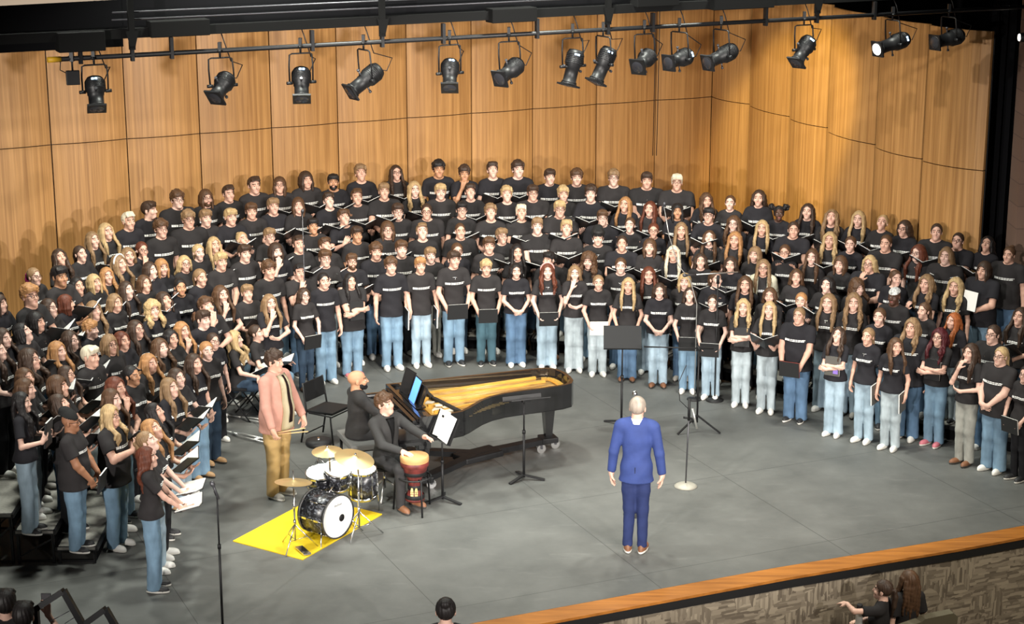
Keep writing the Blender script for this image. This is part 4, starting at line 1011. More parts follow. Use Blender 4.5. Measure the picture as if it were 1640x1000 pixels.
# ------------------------------------------------------------------ chairs, bench, stool
def orch_chair(loc, rz, label, fold=False):
    """front of the seat towards -y"""
    t = empty('folding_chair' if fold else 'orchestra_chair', loc, rz); tag(t, label, 'chair')
    mb = MB(); mb.box((0, 0, .455), (.225, .215, .018), Matrix.Rotation(-.04, 3, 'X'), .012); mb.obj('seat', M_BLACK, t)
    mb = MB(); mb.box((0, .235, .70), (.215, .012, .13 if not fold else .10), Matrix.Rotation(-.16, 3, 'X'), .010); mb.obj('backrest', M_BLACK, t)
    for s in (-1, 1):
        if fold:
            mb = MB(); mb.tube([(s * .23, -.26, 0), (s * .23, .06, .44), (s * .23, .24, .80)], .011); mb.obj('leg', M_BLKM, t)
            mb = MB(); mb.tube([(s * .21, .25, 0), (s * .21, -.14, .45)], .011); mb.obj('leg', M_BLKM, t)
        else:
            mb = MB(); mb.tube([(s * .25, -.24, 0), (s * .235, -.19, .43), (s * .235, .16, .435)], .013); mb.obj('leg', M_BLKM, t)
            mb = MB(); mb.tube([(s * .25, .29, 0), (s * .235, .20, .44), (s * .225, .26, .83)], .013); mb.obj('leg', M_BLKM, t)
    mb = MB(); mb.rod((-.23, -.20 if not fold else -.2, .42 if not fold else .10), (.23, -.20, .42 if not fold else .10), .010); mb.rod((-.21, .24, .12), (.21, .24, .12), .009); mb.obj('stretcher', M_BLKM, t)
    return t
p = U(528, 706, 0); orch_chair(p, math.radians(60), 'empty black stackable chair between the man in the pink blazer and the pianist')
def bench(loc, rz):
    t = empty('piano_bench', loc, rz); tag(t, 'grey padded bench under the pianist', 'bench')
    mb = MB(); mb.box((0, 0, .455), (.36, .185, .04), None, .02); mb.obj('seat', mat('grey_vinyl', (.16, .16, .155), .5), t)
    for sx in (-1, 1):
        for sy in (-1, 1): mb = MB(); mb.rod((sx * .30, sy * .14, 0), (sx * .30, sy * .14, .42), .018); mb.obj('leg', M_BLKM, t)
    mb = MB(); mb.bar((-.3, 0, .40), (.3, 0, .40), .26, .03); mb.obj('apron', M_BLKM, t)

# ------------------------------------------------------------------ music and microphone stands
def music_stand(loc, h, rz, tilt, label, sheets=None):
    t = empty('music_stand', loc, rz); tag(t, label, 'music stand')
    for k in range(3):
        a = 2 * PI * k / 3 + .5; mb = MB(); mb.bar((0, 0, .06), (.27 * math.cos(a), .27 * math.sin(a), .012), .045, .018); mb.obj('foot', M_BLACK, t)
    mb = MB(); mb.rod((0, 0, .03), (0, 0, h * .6), .016); mb.rod((0, 0, h * .6), (0, 0, h), .011); mb.rod((0, 0, h * .58), (0, 0, h * .62), .022); mb.obj('pole', M_BLACK, t)
    R = Matrix.Rotation(tilt, 3, 'X'); mb = MB(); mb.box(Vector((0, .0, h)) + R @ Vector((0, 0, .10)), (.26, .004, .17), R); mb.box(Vector((0, 0, h)) + R @ Vector((0, -.032, -.07)), (.26, .032, .003), R); mb.box(Vector((0, 0.02, h)) + R @ Vector((0, .012, .05)), (.05, .012, .03), R)
    mb.obj('desk', M_BLACK, t); return t, R
c0 = U(1015, 882, 0)
music_stand(U(995, 681, 0), 1.16, math.atan2(c0.y - U(995, 681, 0).y, c0.x - U(995, 681, 0).x) + PI / 2, -.55, 'tall black music stand in front of the man in the blue suit')
music_stand(U(839, 768, 0), 1.06, .35 + PI, -1.25, 'black music stand with a flat desk on the near side of the grand piano')
ms = U(709, 803, 0); t3, R3 = music_stand(ms, .86, -1.05, -.42, 'black music stand beside the hand drum, white sheets on its desk')
t = empty('sheet_music', t3.matrix_basis @ Vector((0, 0, 0))); t.location = ms; t.rotation_euler = t3.rotation_euler; tag(t, 'white sheet music standing open on the stand beside the hand drum', 'sheet music')
for k, (dx, dz, a) in enumerate(((-.075, .13, -.06), (.09, .115, .05))):
    mb = MB(); mb.box(Vector((dx, -.012 - .006 * k, .86)) + R3 @ Vector((0, -.006, dz)), (.125, .002, .165), R3 @ Matrix.Rotation(a, 3, 'Y')); mb.obj('page', M_PAPER, t)
mb = MB(); mb.box(Vector((-.09, -.016, .86)) + R3 @ Vector((0, -.012, .22)), (.022, .002, .014), R3); mb.obj('printed_mark', M_BLACK, t)
def mic_head(t, p, d, m=M_GREYM):
    R = look_z(d).to_4x4(); R.translation = p; mb = MB(); mb.lathe([(.010, -.14), (.014, -.02), (.016, 0), (.025, .01), (.027, .035), (.018, .058), (.006, .063)], R, 14); mb.obj('microphone', m, t)
p = U(357, 1012, 0); t = empty('microphone_stand', p); tag(t, 'straight black microphone stand standing alone at the near left of the stage', 'microphone stand')
mb = MB(); mb.lathe([(.13, 0), (.13, .015), (.10, .03), (.02, .04)], None, 24); mb.obj('base', M_BLACK, t)
top = 1.50; mb = MB(); mb.rod((0, 0, .03), (0, 0, .95), .013); mb.rod((0, 0, .9), (0, 0, top), .009); mb.rod((0, 0, .92), (0, 0, .97), .018); mb.obj('pole', M_BLACK, t)
mb = MB(); mb.rod((0, 0, top), (-.02, .0, top + .05), .016); mb.obj('clip', M_BLACK, t); mic_head(t, Vector((-.03, -.01, top + .10)), (-.35, .2, .8))
p = U(1098, 780, 0); t = empty('microphone_stand', p); tag(t, 'microphone stand with a round grey base to the right of the blue-suited man', 'microphone stand')
mb = MB(); mb.lathe([(.145, 0), (.145, .014), (.11, .035), (.02, .055)], None, 28); mb.obj('base', mat('worn_grey_paint', (.36, .34, .29), .5, .2), t)
h = 1.02; mb = MB(); mb.rod((0, 0, .04), (.02, 0, h), .010); mb.obj('pole', M_GREYM, t); mb = MB(); mb.rod((.02, 0, h - .14), (.02, 0, h + .14), .018); mb.rod((-.05, 0, h - .1), (.06, 0, h - .12), .014); mb.obj('clutch', M_BLACK, t)
mb = MB(); mb.rod((.06, -.02, h + .02), (.12, -.03, h - .24), .014); mb.obj('counterweight', M_ALU, t)
mb = MB(); mb.tube([(.02, 0, h), (-.10, 0, h + .12), (-.12, 0, h + .35), (-.02, .1, h + .55)], .005); mb.obj('cable', M_BLACK, t)
p = U(1116, 690, 0); t = empty('microphone_tripod', p); tag(t, 'black tripod stand with a level T bar before the right part of the front row', 'microphone stand')
for k in range(3):
    a = 2 * PI * k / 3 - .45; mb = MB(); mb.bar((0, 0, .22), (.34 * math.cos(a), .34 * math.sin(a), .012), .025, .018); mb.obj('leg', M_BLACK, t)
h = 1.17; mb = MB(); mb.rod((0, 0, .12), (0, 0, h), .014); mb.obj('pole', M_BLACK, t)
mb = MB(); mb.rod((-.75, 0, h + .03), (.20, 0, h), .010); mb.obj('bar', M_BLACK, t)
mb = MB(); mb.rod((.02, 0, h - .03), (-.02, 0, h + .04), .02); mb.obj('clamp', M_BLACK, t)
# tall slim choir microphones
def tall_mic(px, py, top_px, label, bend=None):
    p = U(px, py, 0); t = empty('choir_microphone', p); tag(t, label, 'microphone'); z = .5
    while True:
        q = p + UP * z; v = q - Vector((0, 0, CAMZ)); zc = v.y * math.cos(PITCH) - v.z * math.sin(PITCH); yy = 500 - FPX * (v.y * math.sin(PITCH) + v.z * math.cos(PITCH)) / zc
        if yy <= top_px or z > 4: break
        z += .02
    mb = MB(); mb.lathe([(.11, 0), (.11, .012), (.02, .03)], None, 20); mb.obj('base', M_BLACK, t)
    mb = MB(); pts = [(0, 0, .02), (0, 0, z * .5)] + (bend(z) if bend else [(0, 0, z)]); mb.tube(pts, .007, 6); mb.obj('mast', M_GREYM if not bend else M_ALU, t)
    e = Vector(pts[-1]); mic_head(t, e, (.1, -.3, .5))
tall_mic(492, 606, 342, 'thin tall choir microphone mast rising through the left of the choir')
tall_mic(1112, 640, 330, 'thin bent choir microphone mast rising through the right of the choir', lambda z: [(-.10, 0, z * .62), (-.28, 0, z * .70), (-.42, 0, z * .85), (-.50, 0, z)])
p = U(1090, 635, 0); t = empty('boom_microphone', p); tag(t, 'long horizontal microphone boom crossing in front of the right-hand singers', 'microphone stand')
q0 = U(1100, 441, 1.86); q1 = U(1182, 436, 1.86); q2 = U(1150, 448, 1.80)
mb = MB(); mb.rod(q0 - p, q1 - p, .010); mb.obj('boom_arm', M_ALU, t); mb = MB(); mb.rod((q2.x - p.x, q2.y - p.y, .0), q2 - p, .011); mb.obj('pole', M_BLACK, t); mb = MB(); mb.rod(q2 - p - UP * .06, q2 - p + UP * .06, .024); mb.obj('clutch', M_BLACK, t)
mb = MB(); mb.lathe([(.13, 0), (.13, .014), (.02, .04)], Matrix.Translation((q2.x - p.x, q2.y - p.y, 0)), 20); mb.obj('base', M_BLACK, t); mic_head(t, q0 - p, q0 - q1)

# ------------------------------------------------------------------ drum kit on its yellow sheet
mat_c = [U(*q, 0) for q in ((373, 868), (485, 898), (612, 825), (500, 800))]
mat_c[3] = mat_c[0] + mat_c[2] - mat_c[1]; mb = MB(); mb.prism([(p.x, p.y) for p in mat_c], .001, .012)
M_MAT = mat('yellow_board', (.85, .60, .02), .45, noise=(5, .9)); o = mb.obj('floor_mat', M_MAT); tag(o, 'bright yellow board lying under the drum kit', 'mat')
M_PEARL = mat('black_pearl', (.02, .02, .024), .3, coat=.2)
def pearl():
    nt = M_PEARL.node_tree; b = nt.nodes['Principled BSDF']; tc = nt.nodes.new('ShaderNodeTexCoord'); w = nt.nodes.new('ShaderNodeTexNoise'); w.inputs['Scale'].default_value = 13; w.inputs['Distortion'].default_value = 2.5; nt.links.new(tc.outputs['Object'], w.inputs['Vector'])
    r = nt.nodes.new('ShaderNodeValToRGB'); r.color_ramp.elements[0].position = .52; r.color_ramp.elements[1].position = .66; r.color_ramp.elements[0].color = (.012, .012, .015, 1); r.color_ramp.elements[1].color = (.13, .14, .16, 1); nt.links.new(w.outputs[0], r.inputs[0]); nt.links.new(r.outputs[0], b.inputs['Base Color'])
pearl()
def drum(name, label, c, ax, r, L, lugs=8, front=None, parent_legs=None, hoop=M_CHROME):
    """c: centre of the front head, ax points out of it"""
    t = empty(name, c); tag(t, label, 'drum'); R = look_z(ax).to_4x4()
    mb = MB(); mb.lathe([(r, -L), (r, 0)], R, 32); mb.obj('shell', M_PEARL, t)
    for z in (0, -L):
        mb = MB(); mb.lathe([(r * .97, z + (.004 if z == 0 else -.004)), (r * 1.035, z + (.02 if z == 0 else -.02)), (r * 1.035, z - (.02 if z == 0 else -.02)), (r * .99, z)], R, 32, caps=False); mb.obj('hoop', hoop, t)
        mb = MB(); mb.lathe([(r * .985, z), (r * .985, z + (.006 if z == 0 else -.006))], R, 32); mb.obj('drum_head', M_DRUMW, t)
    mb = MB()
    for k in range(lugs):
        a = 2 * PI * k / lugs
        for z in (-L * .25, -L * .75): mb.box(R @ Vector((r * 1.03 * math.cos(a), r * 1.03 * math.sin(a), z)), (.012, .012, L * .09), R.to_3x3() @ Matrix.Rotation(a, 3, 'Z'))
        mb.rod(R @ Vector((r * 1.045 * math.cos(a), r * 1.045 * math.sin(a), 0)), R @ Vector((r * 1.045 * math.cos(a), r * 1.045 * math.sin(a), -L)), .004, res=5)
    mb.obj('lugs', M_CHROME, t); return t, R
bc = U(541, 828, .275); bax = Vector((.79, -.61, 0)).normalized(); r = .255
t, R = drum('bass_drum', 'black pearl bass drum with a white front head on the yellow board', bc, bax, r, .38, 8, hoop=mat('black_hoop', (.05, .05, .05), .35))
side = R.to_3x3() @ Vector((1, 0, 0)); side = UP.cross(bax).normalized()
mb = MB(); mb.lathe([(.0, .008), (.045, .008), (.045, .0066)], Matrix.Translation(side * .06 - UP * .03) @ R, 20, caps=False); mb.obj('port_hole', M_BLACK, t)
mb = MB()
for k in range(7):                                          # small script mark high on the head
    a = -side * (.055 - .017 * k) + UP * (.135 + .004 * (k % 2)) + bax * .0085; mb.bar(a, a + side * .010 + UP * (.022 if k % 3 == 0 else .012), .005, .002, bax)
mb.obj('script_mark', M_GREYM, t)
for s in (-1, 1): mb = MB(); mb.rod(-bax * .06 + side * s * .22 - UP * .06, side * s * .36 - UP * .272 + bax * .06, .009); mb.obj('spur', M_CHROME, t)
mb = MB(); mb.bar(-bax * .52 - UP * .27, -bax * .38 - UP * .262, .09, .012); mb.bar(-bax * .58 - UP * .26, -bax * .40 - UP * .20, .07, .012); mb.rod(-bax * .40 - UP * .26, -bax * .40 - UP * .05, .008); mb.obj('pedal', M_CHROME, t)
def tripod_stand(t, h, spread=.30, m=M_CHROME, a0=.2):
    mb = MB(); mb.rod((0, 0, .10), (0, 0, h), .010); mb.rod((0, 0, .3), (0, 0, .36), .016); mb.rod((0, 0, .5), (0, 0, .56), .016); mb.obj('stand_tube', m, t)
    for k in range(3):
        a = a0 + 2 * PI * k / 3; mb = MB(); mb.rod((0, 0, .30), (spread * math.cos(a), spread * math.sin(a), .012), .008); mb.rod((0, 0, .11), (spread * .55 * math.cos(a), spread * .55 * math.sin(a), .145), .005); mb.obj('stand_leg', m, t)
def cymbal(label, base, top, r, tilt, dome=.02):
    base = Vector((top[0] + base[0], top[1] + base[1], 0)); t = empty('cymbal', base); tag(t, label, 'cymbal'); top = Vector(top) - base; tripod_stand(t, top.z - .12, .28); b = Vector((0, 0, top.z - .12))
    mb = MB(); mb.rod(b, top, .008); mb.obj('boom', M_CHROME, t)
    R = look_z(tilt).to_4x4(); R.translation = top; mb = MB(); mb.lathe([(r, -.022), (r * .98, -.020), (r * .3, .0), (r * .16, .012), (r * .07, .026), (.006, .030)], R, 36, caps=False); mb.lathe([(r, -.0235), (r * .3, -.003), (.006, .026)], R, 36, caps=False); mb.obj('bronze_disc', M_BRASS, t)
    mb = MB(); mb.lathe([(.012, .028), (.016, .04), (.010, .055)], R, 10); mb.obj('wing_nut', M_CHROME, t)
cymbal('smaller bronze crash cymbal at the back of the drum kit', (.02, .06), U(524, 721, 1.02), .182, (0, -.08, 1))
cymbal('large bronze ride cymbal tilted forward at the right of the drum kit', (.03, .08), U(568, 733, 1.00), .235, (.22, -.16, 1))
tp = U(470, 775, .80); b = Vector((tp.x, tp.y, 0)); t = empty('hi_hat', b); tag(t, 'pair of bronze hi-hat cymbals at the left front of the drum kit', 'cymbal'); tripod_stand(t, .74, .26); top = tp - b
mb = MB(); mb.rod((0, 0, .6), top + UP * .16, .006); mb.obj('pull_rod', M_CHROME, t)
for k in (0, 1):
    R = look_z((.05, .12, 1)).to_4x4(); R.translation = top + UP * (.03 * k); pr = [(.215, -.014), (.06, .0), (.03, .016), (.006, .02)]; pr = pr if k else [(a, -z) for a, z in pr]; mb = MB(); mb.lathe(pr, R, 32, caps=False); mb.obj('bronze_disc', M_BRASS, t)
mb = MB(); mb.box((.10, -.12, .03), (.045, .13, .008), Matrix.Rotation(.5, 3, 'Z')); mb.obj('pedal', M_CHROME, t)
t, R = drum('snare_drum', 'snare drum with a bright white head left of the rack tom', U(515, 757, .66), (-.05, -.20, 1), .185, .15); b = U(503, 815, 0) - t.location
mb = MB(); mb.rod((0, 0, -.17), (0, 0, -.52), .012)
for k in range(3):
    a = 2 * PI * k / 3; mb.rod((0, 0, -.42), (.25 * math.cos(a), .25 * math.sin(a), -.648), .008); mb.rod((0, 0, -.34), (.17 * math.cos(a), .17 * math.sin(a), -.17), .007)
mb.obj('stand', M_CHROME, t)
t, R = drum('rack_tom', 'black pearl rack tom mounted above the bass drum', U(541, 752, .74), (.12, -.38, 1), .155, .22)
mb = MB(); e = bc + UP * .25 - bax * .15 - t.location; mb.rod((0, .0, -.12), e, .011); mb.obj('mount', M_CHROME, t)
t, R = drum('floor_tom', 'small black floor tom behind the ride cymbal', U(580, 752, .56), (0, -.1, 1), .17, .34)
for k in range(3):
    a = 2 * PI * k / 3 + .3; mb = MB(); mb.rod((.185 * math.cos(a), .185 * math.sin(a), -.12), (.20 * math.cos(a), .20 * math.sin(a), -.555), .007); mb.obj('leg', M_CHROME, t)
p = U(512, 768, 0); t = empty('drum_throne', p); tag(t, 'round black drum stool behind the snare drum', 'stool'); mb = MB(); mb.lathe([(.16, .46), (.17, .49), (.16, .53), (.05, .54)], None, 24); mb.obj('seat', M_BLACK, t); tripod_stand(t, .46, .22)
# hand drum of the seated percussionist
p = U(665, 818, 0); t = empty('djembe', p); tag(t, 'goblet hand drum with red and black patterned bands in front of the percussionist', 'drum')
T_ = Matrix.Translation((0, 0, .14)); M_DJ = mat('djembe_red', (.20, .035, .03), .5, noise=(9, .3)); M_SKIN2 = mat('goat_skin', (.62, .33, .13), .7, noise=(14, .85))
mb = MB(); mb.lathe([(.115, .0), (.12, .02), (.085, .12), (.075, .22), (.09, .28), (.145, .38), (.162, .46), (.165, .56)], T_, 28); mb.obj('shell', M_DJ, t)
for z, r_, m_ in ((.05, .112, M_BLACK), (.17, .083, M_BLACK), (.36, .137, M_BLACK), (.47, .168, M_DJ)):
    mb = MB(); mb.lathe([(r_, z - .03), (r_ + .006, z - .02), (r_ + .006, z + .02), (r_, z + .03)], T_, 28, caps=False); mb.obj('band', m_, t)
mb = MB(); mb.lathe([(.172, .50), (.176, .53), (.172, .565), (.165, .572), (.0, .574)], T_, 28, caps=False); mb.obj('drum_skin', M_SKIN2, t)
mb = MB()
for a, z in ((-1.9, .12), (-1.35, .12)):                  # pale ring motif on the foot
    for k in range(12): q = a + .12 * math.cos(k * PI / 6), .115 + .055 * math.sin(k * PI / 6); mb.box(T_ @ Vector((.095 * math.cos(q[0]), .095 * math.sin(q[0]), q[1])), (.008, .008, .010))
mb.obj('painted_motif', mat('cream_paint', (.75, .58, .25), .6), t)
for k in range(3):
    a = 2 * PI * k / 3 - 1.2; mb = MB(); mb.tube([(.155 * math.cos(a), .155 * math.sin(a), .44), (.24 * math.cos(a), .24 * math.sin(a), .44), (.27 * math.cos(a), .27 * math.sin(a), 0)], .012); mb.obj('stand_leg', M_BLKM, t)
mb = MB(); mb.tube([(.20 * math.cos(a), .20 * math.sin(a), .44) for a in np.linspace(0, 2 * PI, 25)], .011); mb.obj('stand_ring', M_BLKM, t)

# ------------------------------------------------------------------ crutches on the floor by the seated pair
def crutch(a, b, label):
    t = empty('crutch', a); tag(t, label, 'crutch', 'pair of crutches'); d = b - a; n = Vector((-d.y, d.x, 0)).normalized(); z = UP * .03
    for s in (-1, 1): mb = MB(); mb.tube([d * .0 + n * s * .055 + z, d * .60 + n * s * .05 + z, d * .74 + z], .012); mb.obj('side_tube', M_ALU, t)
    mb = MB(); mb.tube([d * .66 + z, d + z], .012); mb.obj('shaft', M_ALU, t)
    mb = MB(); mb.rod(-n * .09 + z, n * .09 + z, .028); mb.obj('underarm_pad', M_WHITE, t)
    mb = MB(); mb.rod(d * .36 - n * .05 + z, d * .36 + n * .05 + z, .018); mb.obj('hand_grip', M_WHITE, t)
    mb = MB(); mb.rod(d * .97 + z, d * 1.02 + z, .020); mb.obj('rubber_tip', M_WHITE, t)
crutch(U(450, 716, 0), U(345, 690, 0), 'nearer aluminium crutch lying on the floor by the seated pair')
crutch(U(456, 684, 0), U(362, 668, 0), 'farther aluminium crutch on the floor under the folding chair')

# ------------------------------------------------------------------ near left: stair rails of the auditorium
def rail(pts, wires, label):
    o = Vector(pts[0]); t = empty('stair_rail', o); tag(t, label, 'handrail', 'stair rails')
    for a, b in zip(pts[:-1], pts[1:]): mb = MB(); mb.bar(a - o, b - o, .05, .075, (0, -1, .2)); mb.obj('rail_bar', M_BLACK, t)
    for a, b in wires: mb = MB(); mb.rod(a - o, b - o, .004, res=5); mb.obj('wire', M_GREYM, t)
def UY(px, py, y):
    """the point of the upright plane at distance y that shows at (px, py)"""
    q = U(px, py, 0); k = y / q.y; return Vector((q.x * k, y, CAMZ + (q.z - CAMZ) * k))
YR = 15.3
mb = MB(); mb.box((-5.6, 13.9, -.68), (2.4, 1.55, .43)); struct('floor_landing', mb, M_CARPET)
def down(p): return Vector((p.x, p.y, -.24))
a_, b_, c_ = UY(57, 976, YR), UY(102, 947, YR), UY(133, 1002, YR)
rail([down(a_), a_, b_, c_, c_ + (c_ - b_) * 1.6, down(c_ + (c_ - b_) * 1.6)], [(UY(80, 996, YR), UY(111, 979, YR)), (UY(104, 999, YR), UY(118, 990, YR))], 'black angular stair rail at the bottom left, the taller one')
a_, b_, c_ = UY(122, 1010, YR), UY(169, 976, YR), UY(183, 1000, YR)
rail([down(a_), a_, b_, c_, c_ + (c_ - b_) * 2.5, down(c_ + (c_ - b_) * 2.5)], [], 'black angular stair rail at the bottom left, the lower one')
# seats of the front row of the house, lower right
def seat_back(px, py, z, w, rz, label):
    p = U(px, py, z); t = empty('auditorium_seat', (p.x, p.y, -1.1), rz); tag(t, label, 'seat'); h = p.z + 1.1
    mb = MB(); prof = [(-w, 0), (w, 0), (w * 1.02, .30), (w * .96, .44), (w * .70, .50), (-w * .70, .50), (-w * .96, .44), (-w * 1.02, .30)]
    mb.prism([(x, y) for x, y in prof], -.045, .045, Matrix.Translation((0, 0, h - .50)) @ Matrix.Rotation(PI / 2 - .18, 4, 'X')); mb.obj('backrest', M_SEAT, t)
    mb = MB(); mb.box((0, .28, h - .52), (w, .24, .05), None, .03); mb.obj('seat', M_SEAT, t)
    for s in (-1, 1): mb = MB(); mb.box((s * (w + .03), .2, (h - .5) / 2), (.02, .2, (h - .5) / 2)); mb.obj('side_panel', M_BLACK, t)
PEOPLE = '''
205 360 sw pb m A t swept-back pale blond hair
174 377 ln bd f O - -
157 388 ln lb f O - -
130 413 pt db f O - -
107 418 lw db f O b big dark wavy hair and bowed head
66 449 pp lb f O g magenta ponytail
93 449 ss bk m O T short black fringe
51 479 sc st m O g -
13 490 bo db m O - dark shaggy hair and a headband
85 498 ln db f O g -
103 493 bo rd f A r auburn bob, face turned away
129 464 ln bk f O - -
156 458 bo bd f O - -
178 446 lw st f O - -
193 429 ln lb f O - white hairband
63 521 bo bk m A n -
18 545 ln db f G - hand raised with a pencil
43 541 ln bk f O b -
155 503 lw lb f O - -
188 490 ln lb f A - -
149 533 sc st f A - short ginger-blond curls
120 551 lw db f O g -
181 557 bo lb h A g -
201 552 ln rd f O - -
4 567 ln db f O - -
88 567 ln st f O - -
145 577 ss pb m A n short platinum hair
60 584 lw db f O g -
57 609 ln br f O - -
47 628 ln br f O - -
41 650 ln bk f D - folder pressed to chest in both hands
110 606 ln db f O g hair clip
104 628 bo br f O - -
109 651 bo db f O b -
185 646 ln br f O - -
191 627 ln rd f F - -
119 681 be bk h H Bg black beanie
183 672 lw bd h G g pen in hand
203 360 xx xx x x - -
240 342 ss db m A r short dark mop
286 325 sc br h A g -
332 322 bo br m A gv -
368 315 sw db m A n -
260 372 sc br m A g -
304 357 sc lb h A g -
337 354 ss lb m A - -
369 354 ss bd m O - pale collar scarf
212 415 ln lb f O - -
231 406 pt rd f F g dark auburn ponytail
320 409 pt bd f A - -
346 398 ln bd f O - -
356 424 ss bd m W - -
248 437 ln db f O - -
270 433 bo st f A - -
293 429 ln bd f A g -
319 448 pt lb f A - -
236 460 ln br f O - -
208 470 ln db f O - very long dark hair
292 465 bn bk f A T black bun
357 477 ln br f F - -
271 488 bo db f A b -
250 502 lc bd f O - big golden curls
336 501 sc br m F b -
224 533 ln db f O g -
323 517 ss db m A - -
296 537 ln st f F - hand over face
281 545 ln bk f O - -
262 563 lw br f O - -
343 551 pt db f A g -
335 567 pt st f A - strawberry side braid
243 587 ln st f O - -
315 587 ln db f A - -
216 607 pt bk f A T -
291 611 ln db f O - -
279 627 ln lb f O - -
263 667 ln bk f O b white hair clip
259 695 ln st f O b -
253 711 pt lb f T b -
245 738 ln rd f T - -
409 302 sw db m A - -
450 302 bo br m O g -
492 293 bo db m O - -
536 297 ss bk m O Tv white collar
405 343 ss br m A - -
440 336 ss lb m O - -
480 335 bo br m O - -
530 328 ss db m O b -
503 368 ss bk m O T -
433 383 ss lb m O g -
391 389 bn bd f A b blond top bun
555 355 ss br m G b -
394 411 ss db m A - -
444 408 bo db m F v -
481 397 sw db m O - -
525 400 ss br m O b -
433 438 sc br m A - -
481 441 sw bk h F - -
522 419 ss br m G g -
520 455 pt bk m A - -
400 475 ss lb m O - -
434 490 ln lb f F - -
489 478 ln db f H g -
565 425 ss br m O gv -
563 455 ln bk h C - -
580 284 sc lb m O b -
636 282 ln db f O g -
701 276 sc bk m A T -
744 283 sc db m F T -
573 321 sw br m O - -
616 312 ss lb h O - -
667 308 lw bd f O - -
706 312 ss bd m A - -
638 344 ss db m A g -
685 344 pt db h A g -
740 341 ss bk m O g -
623 373 bo br m O g straw between the lips
573 381 ss db m A T -
678 378 sw lb m A b -
641 404 ss br m A - -
606 408 sc br m W - -
690 414 ss lb m A - -
627 431 sc br m S - -
674 430 ss st m S - strawberry bowl cut
727 421 ss db m H n dark auburn mop
733 407 pt br f A g -
738 375 bz br h A - buzz cut
791 279 ss db m O b -
829 277 sc db m O - -
880 288 ss db m A - -
755 314 ss db m O b -
813 318 sc bd m O b -
854 314 ss db h O g -
903 317 sc bd m O - -
897 340 ss bd h O g -
787 347 sc lb m O b -
836 347 ss pb h O b -
861 368 ss lb h L - -
908 373 ss bd m O b bleached hair with dark roots
924 289 sc br m A - -
803 384 ss lb m O g pencil in mouth
785 398 ss br m A - -
829 409 ln bk f A - -
779 434 sc bd m H - -
827 439 ln bk f W - -
877 439 lw rd f H n red-brown waves under a headband
881 421 ss bk m A l face turned away
922 443 ln lb f F - -
983 291 sc lb h O g -
1036 294 ss db h W n silver cross necklace
1084 298 ss pb h O g -
946 316 sc db m O - -
1001 333 ln st f O - -
965 354 ss br h A g -
1041 340 ln rd f O - dark auburn
1010 366 pt br f O - -
1085 344 bo bk f O T -
1046 374 pt rd f A g -
1091 374 ln lb f A - -
957 386 ss bk m A n black cap
996 396 pt db h O - -
1040 401 bo br f O - -
1078 411 ln pb f O - -
944 423 lc br f A - big auburn-brown curls
994 431 pt br m A n -
957 457 pt lb f H - -
1006 462 ln bd f H - -
1039 445 ln rd f A - -
1056 471 ln db f W - -
1096 456 bo bd f A - -
1131 326 lw br f O - -
1168 330 pt br f O - -
1214 323 ln db f O - -
1246 347 pg bk f O D twin black hair puffs
1269 373 pt db h O - -
1134 351 ss bk m O g -
1174 363 lw br f A g -
1220 370 ln bd f A - -
1135 388 ln br f O b -
1176 389 ln st f A - blond fringe and copper lengths
1209 412 bo lb f A - -
1252 410 pt br f A g -
1122 424 ln db f O - -
1169 429 ln db f O - -
1145 453 pt br f O l -
1104 480 ln db f H b -
1141 489 pt db f H - -
1193 461 ln br f A - -
1226 433 ln lb f A gj cream jacket over the tee
1273 450 ln br f O - -
1232 479 ln br f A - -
1190 497 lw bd f C - -
1231 502 ln bd f O - -
1283 487 pt st f A - -
1278 511 pt lb h H - red-edged folder
1292 344 ln db f O - -
1330 355 lw lb f O b -
1375 356 ln bd f O - -
1408 363 bn bd f O b -
1447 371 ln db f O g -
1326 391 lw bd f O - -
1360 396 pt br f A - -
1417 395 pt br h G - -
1302 416 ln br f A - -
1344 428 bo br f A - -
1389 429 ln bd h F g -
1321 462 ln bk f O - -
1371 466 lc br f A r big streaked curls, face turned away
1326 490 ln lb f A n -
1364 490 lw lb f A - -
1431 451 pt br f A l -
1428 481 bd bk m A D white patterned cap
1409 512 pt br f A - -
1338 544 lw db f C b purple-stickered folder
1388 544 pt lb f S n -
1431 560 ln br f S l -
1459 530 lw lb h A - -
1495 378 pt db h O - -
1530 393 pt db h L g -
1575 398 ln bk f O b -
1614 413 bn br h A - hand in back pocket
1471 410 ln rd f A g -
1516 414 ln lb h A - -
1573 438 bo db h P - sheet music held out at chest
1481 459 lw lb f G - -
1528 464 lw bd f A - -
1478 503 pt br f A - -
1525 519 ln cp f A n copper
1501 545 lw bu f C g burgundy
1587 541 pt db h A gn -
1630 513 ln db f O - -
1551 570 ln db f F - -
1600 576 pt bd h W g -
1638 604 pt bk f H g -
'''
def jacket_open_mesh(B, pose):
    key = ('jo', B, pose)
    if key in _cache: return _cache[key]
    dz = 0; A = arms(B, pose, dz); b = BUILD[B]; s_ = .0085; g = .030
    f = Fld(axis((-.36, .36, s_)), axis((-.3, .25, s_)), axis((.80, 1.5, s_))); torso(f, B, g); p = b['pe']
    f.cyl((0, .005), (p[0] + g + .02, p[1] + g + .02), (b['wa'][0] + g, b['wa'][1] + g), .85, 1.1, .05)
    for s, S, E, W, fd, n, c in A:
        r = b['arm']; f.cap(S, E, r[0] + .03, r[1] + .026, .03); e = E + (W - E) * .9; f.cap(E, e, r[1] + .026, r[2] + .024, .015, cut=(e, unit(W - E)))
    x, y, z = f.grid(); f.F = np.maximum(f.F, .86 - z); f.F = np.maximum(f.F, -np.maximum(np.abs(x) - .065 - .02 * (1.4 - z), y + .03))
    f.ell((0, -.01, 1.49), (.075, .085, .07), .01, 's'); P, Q = f.mesh(); _cache[key] = to_mesh('open_jacket', P, Q); return _cache[key]
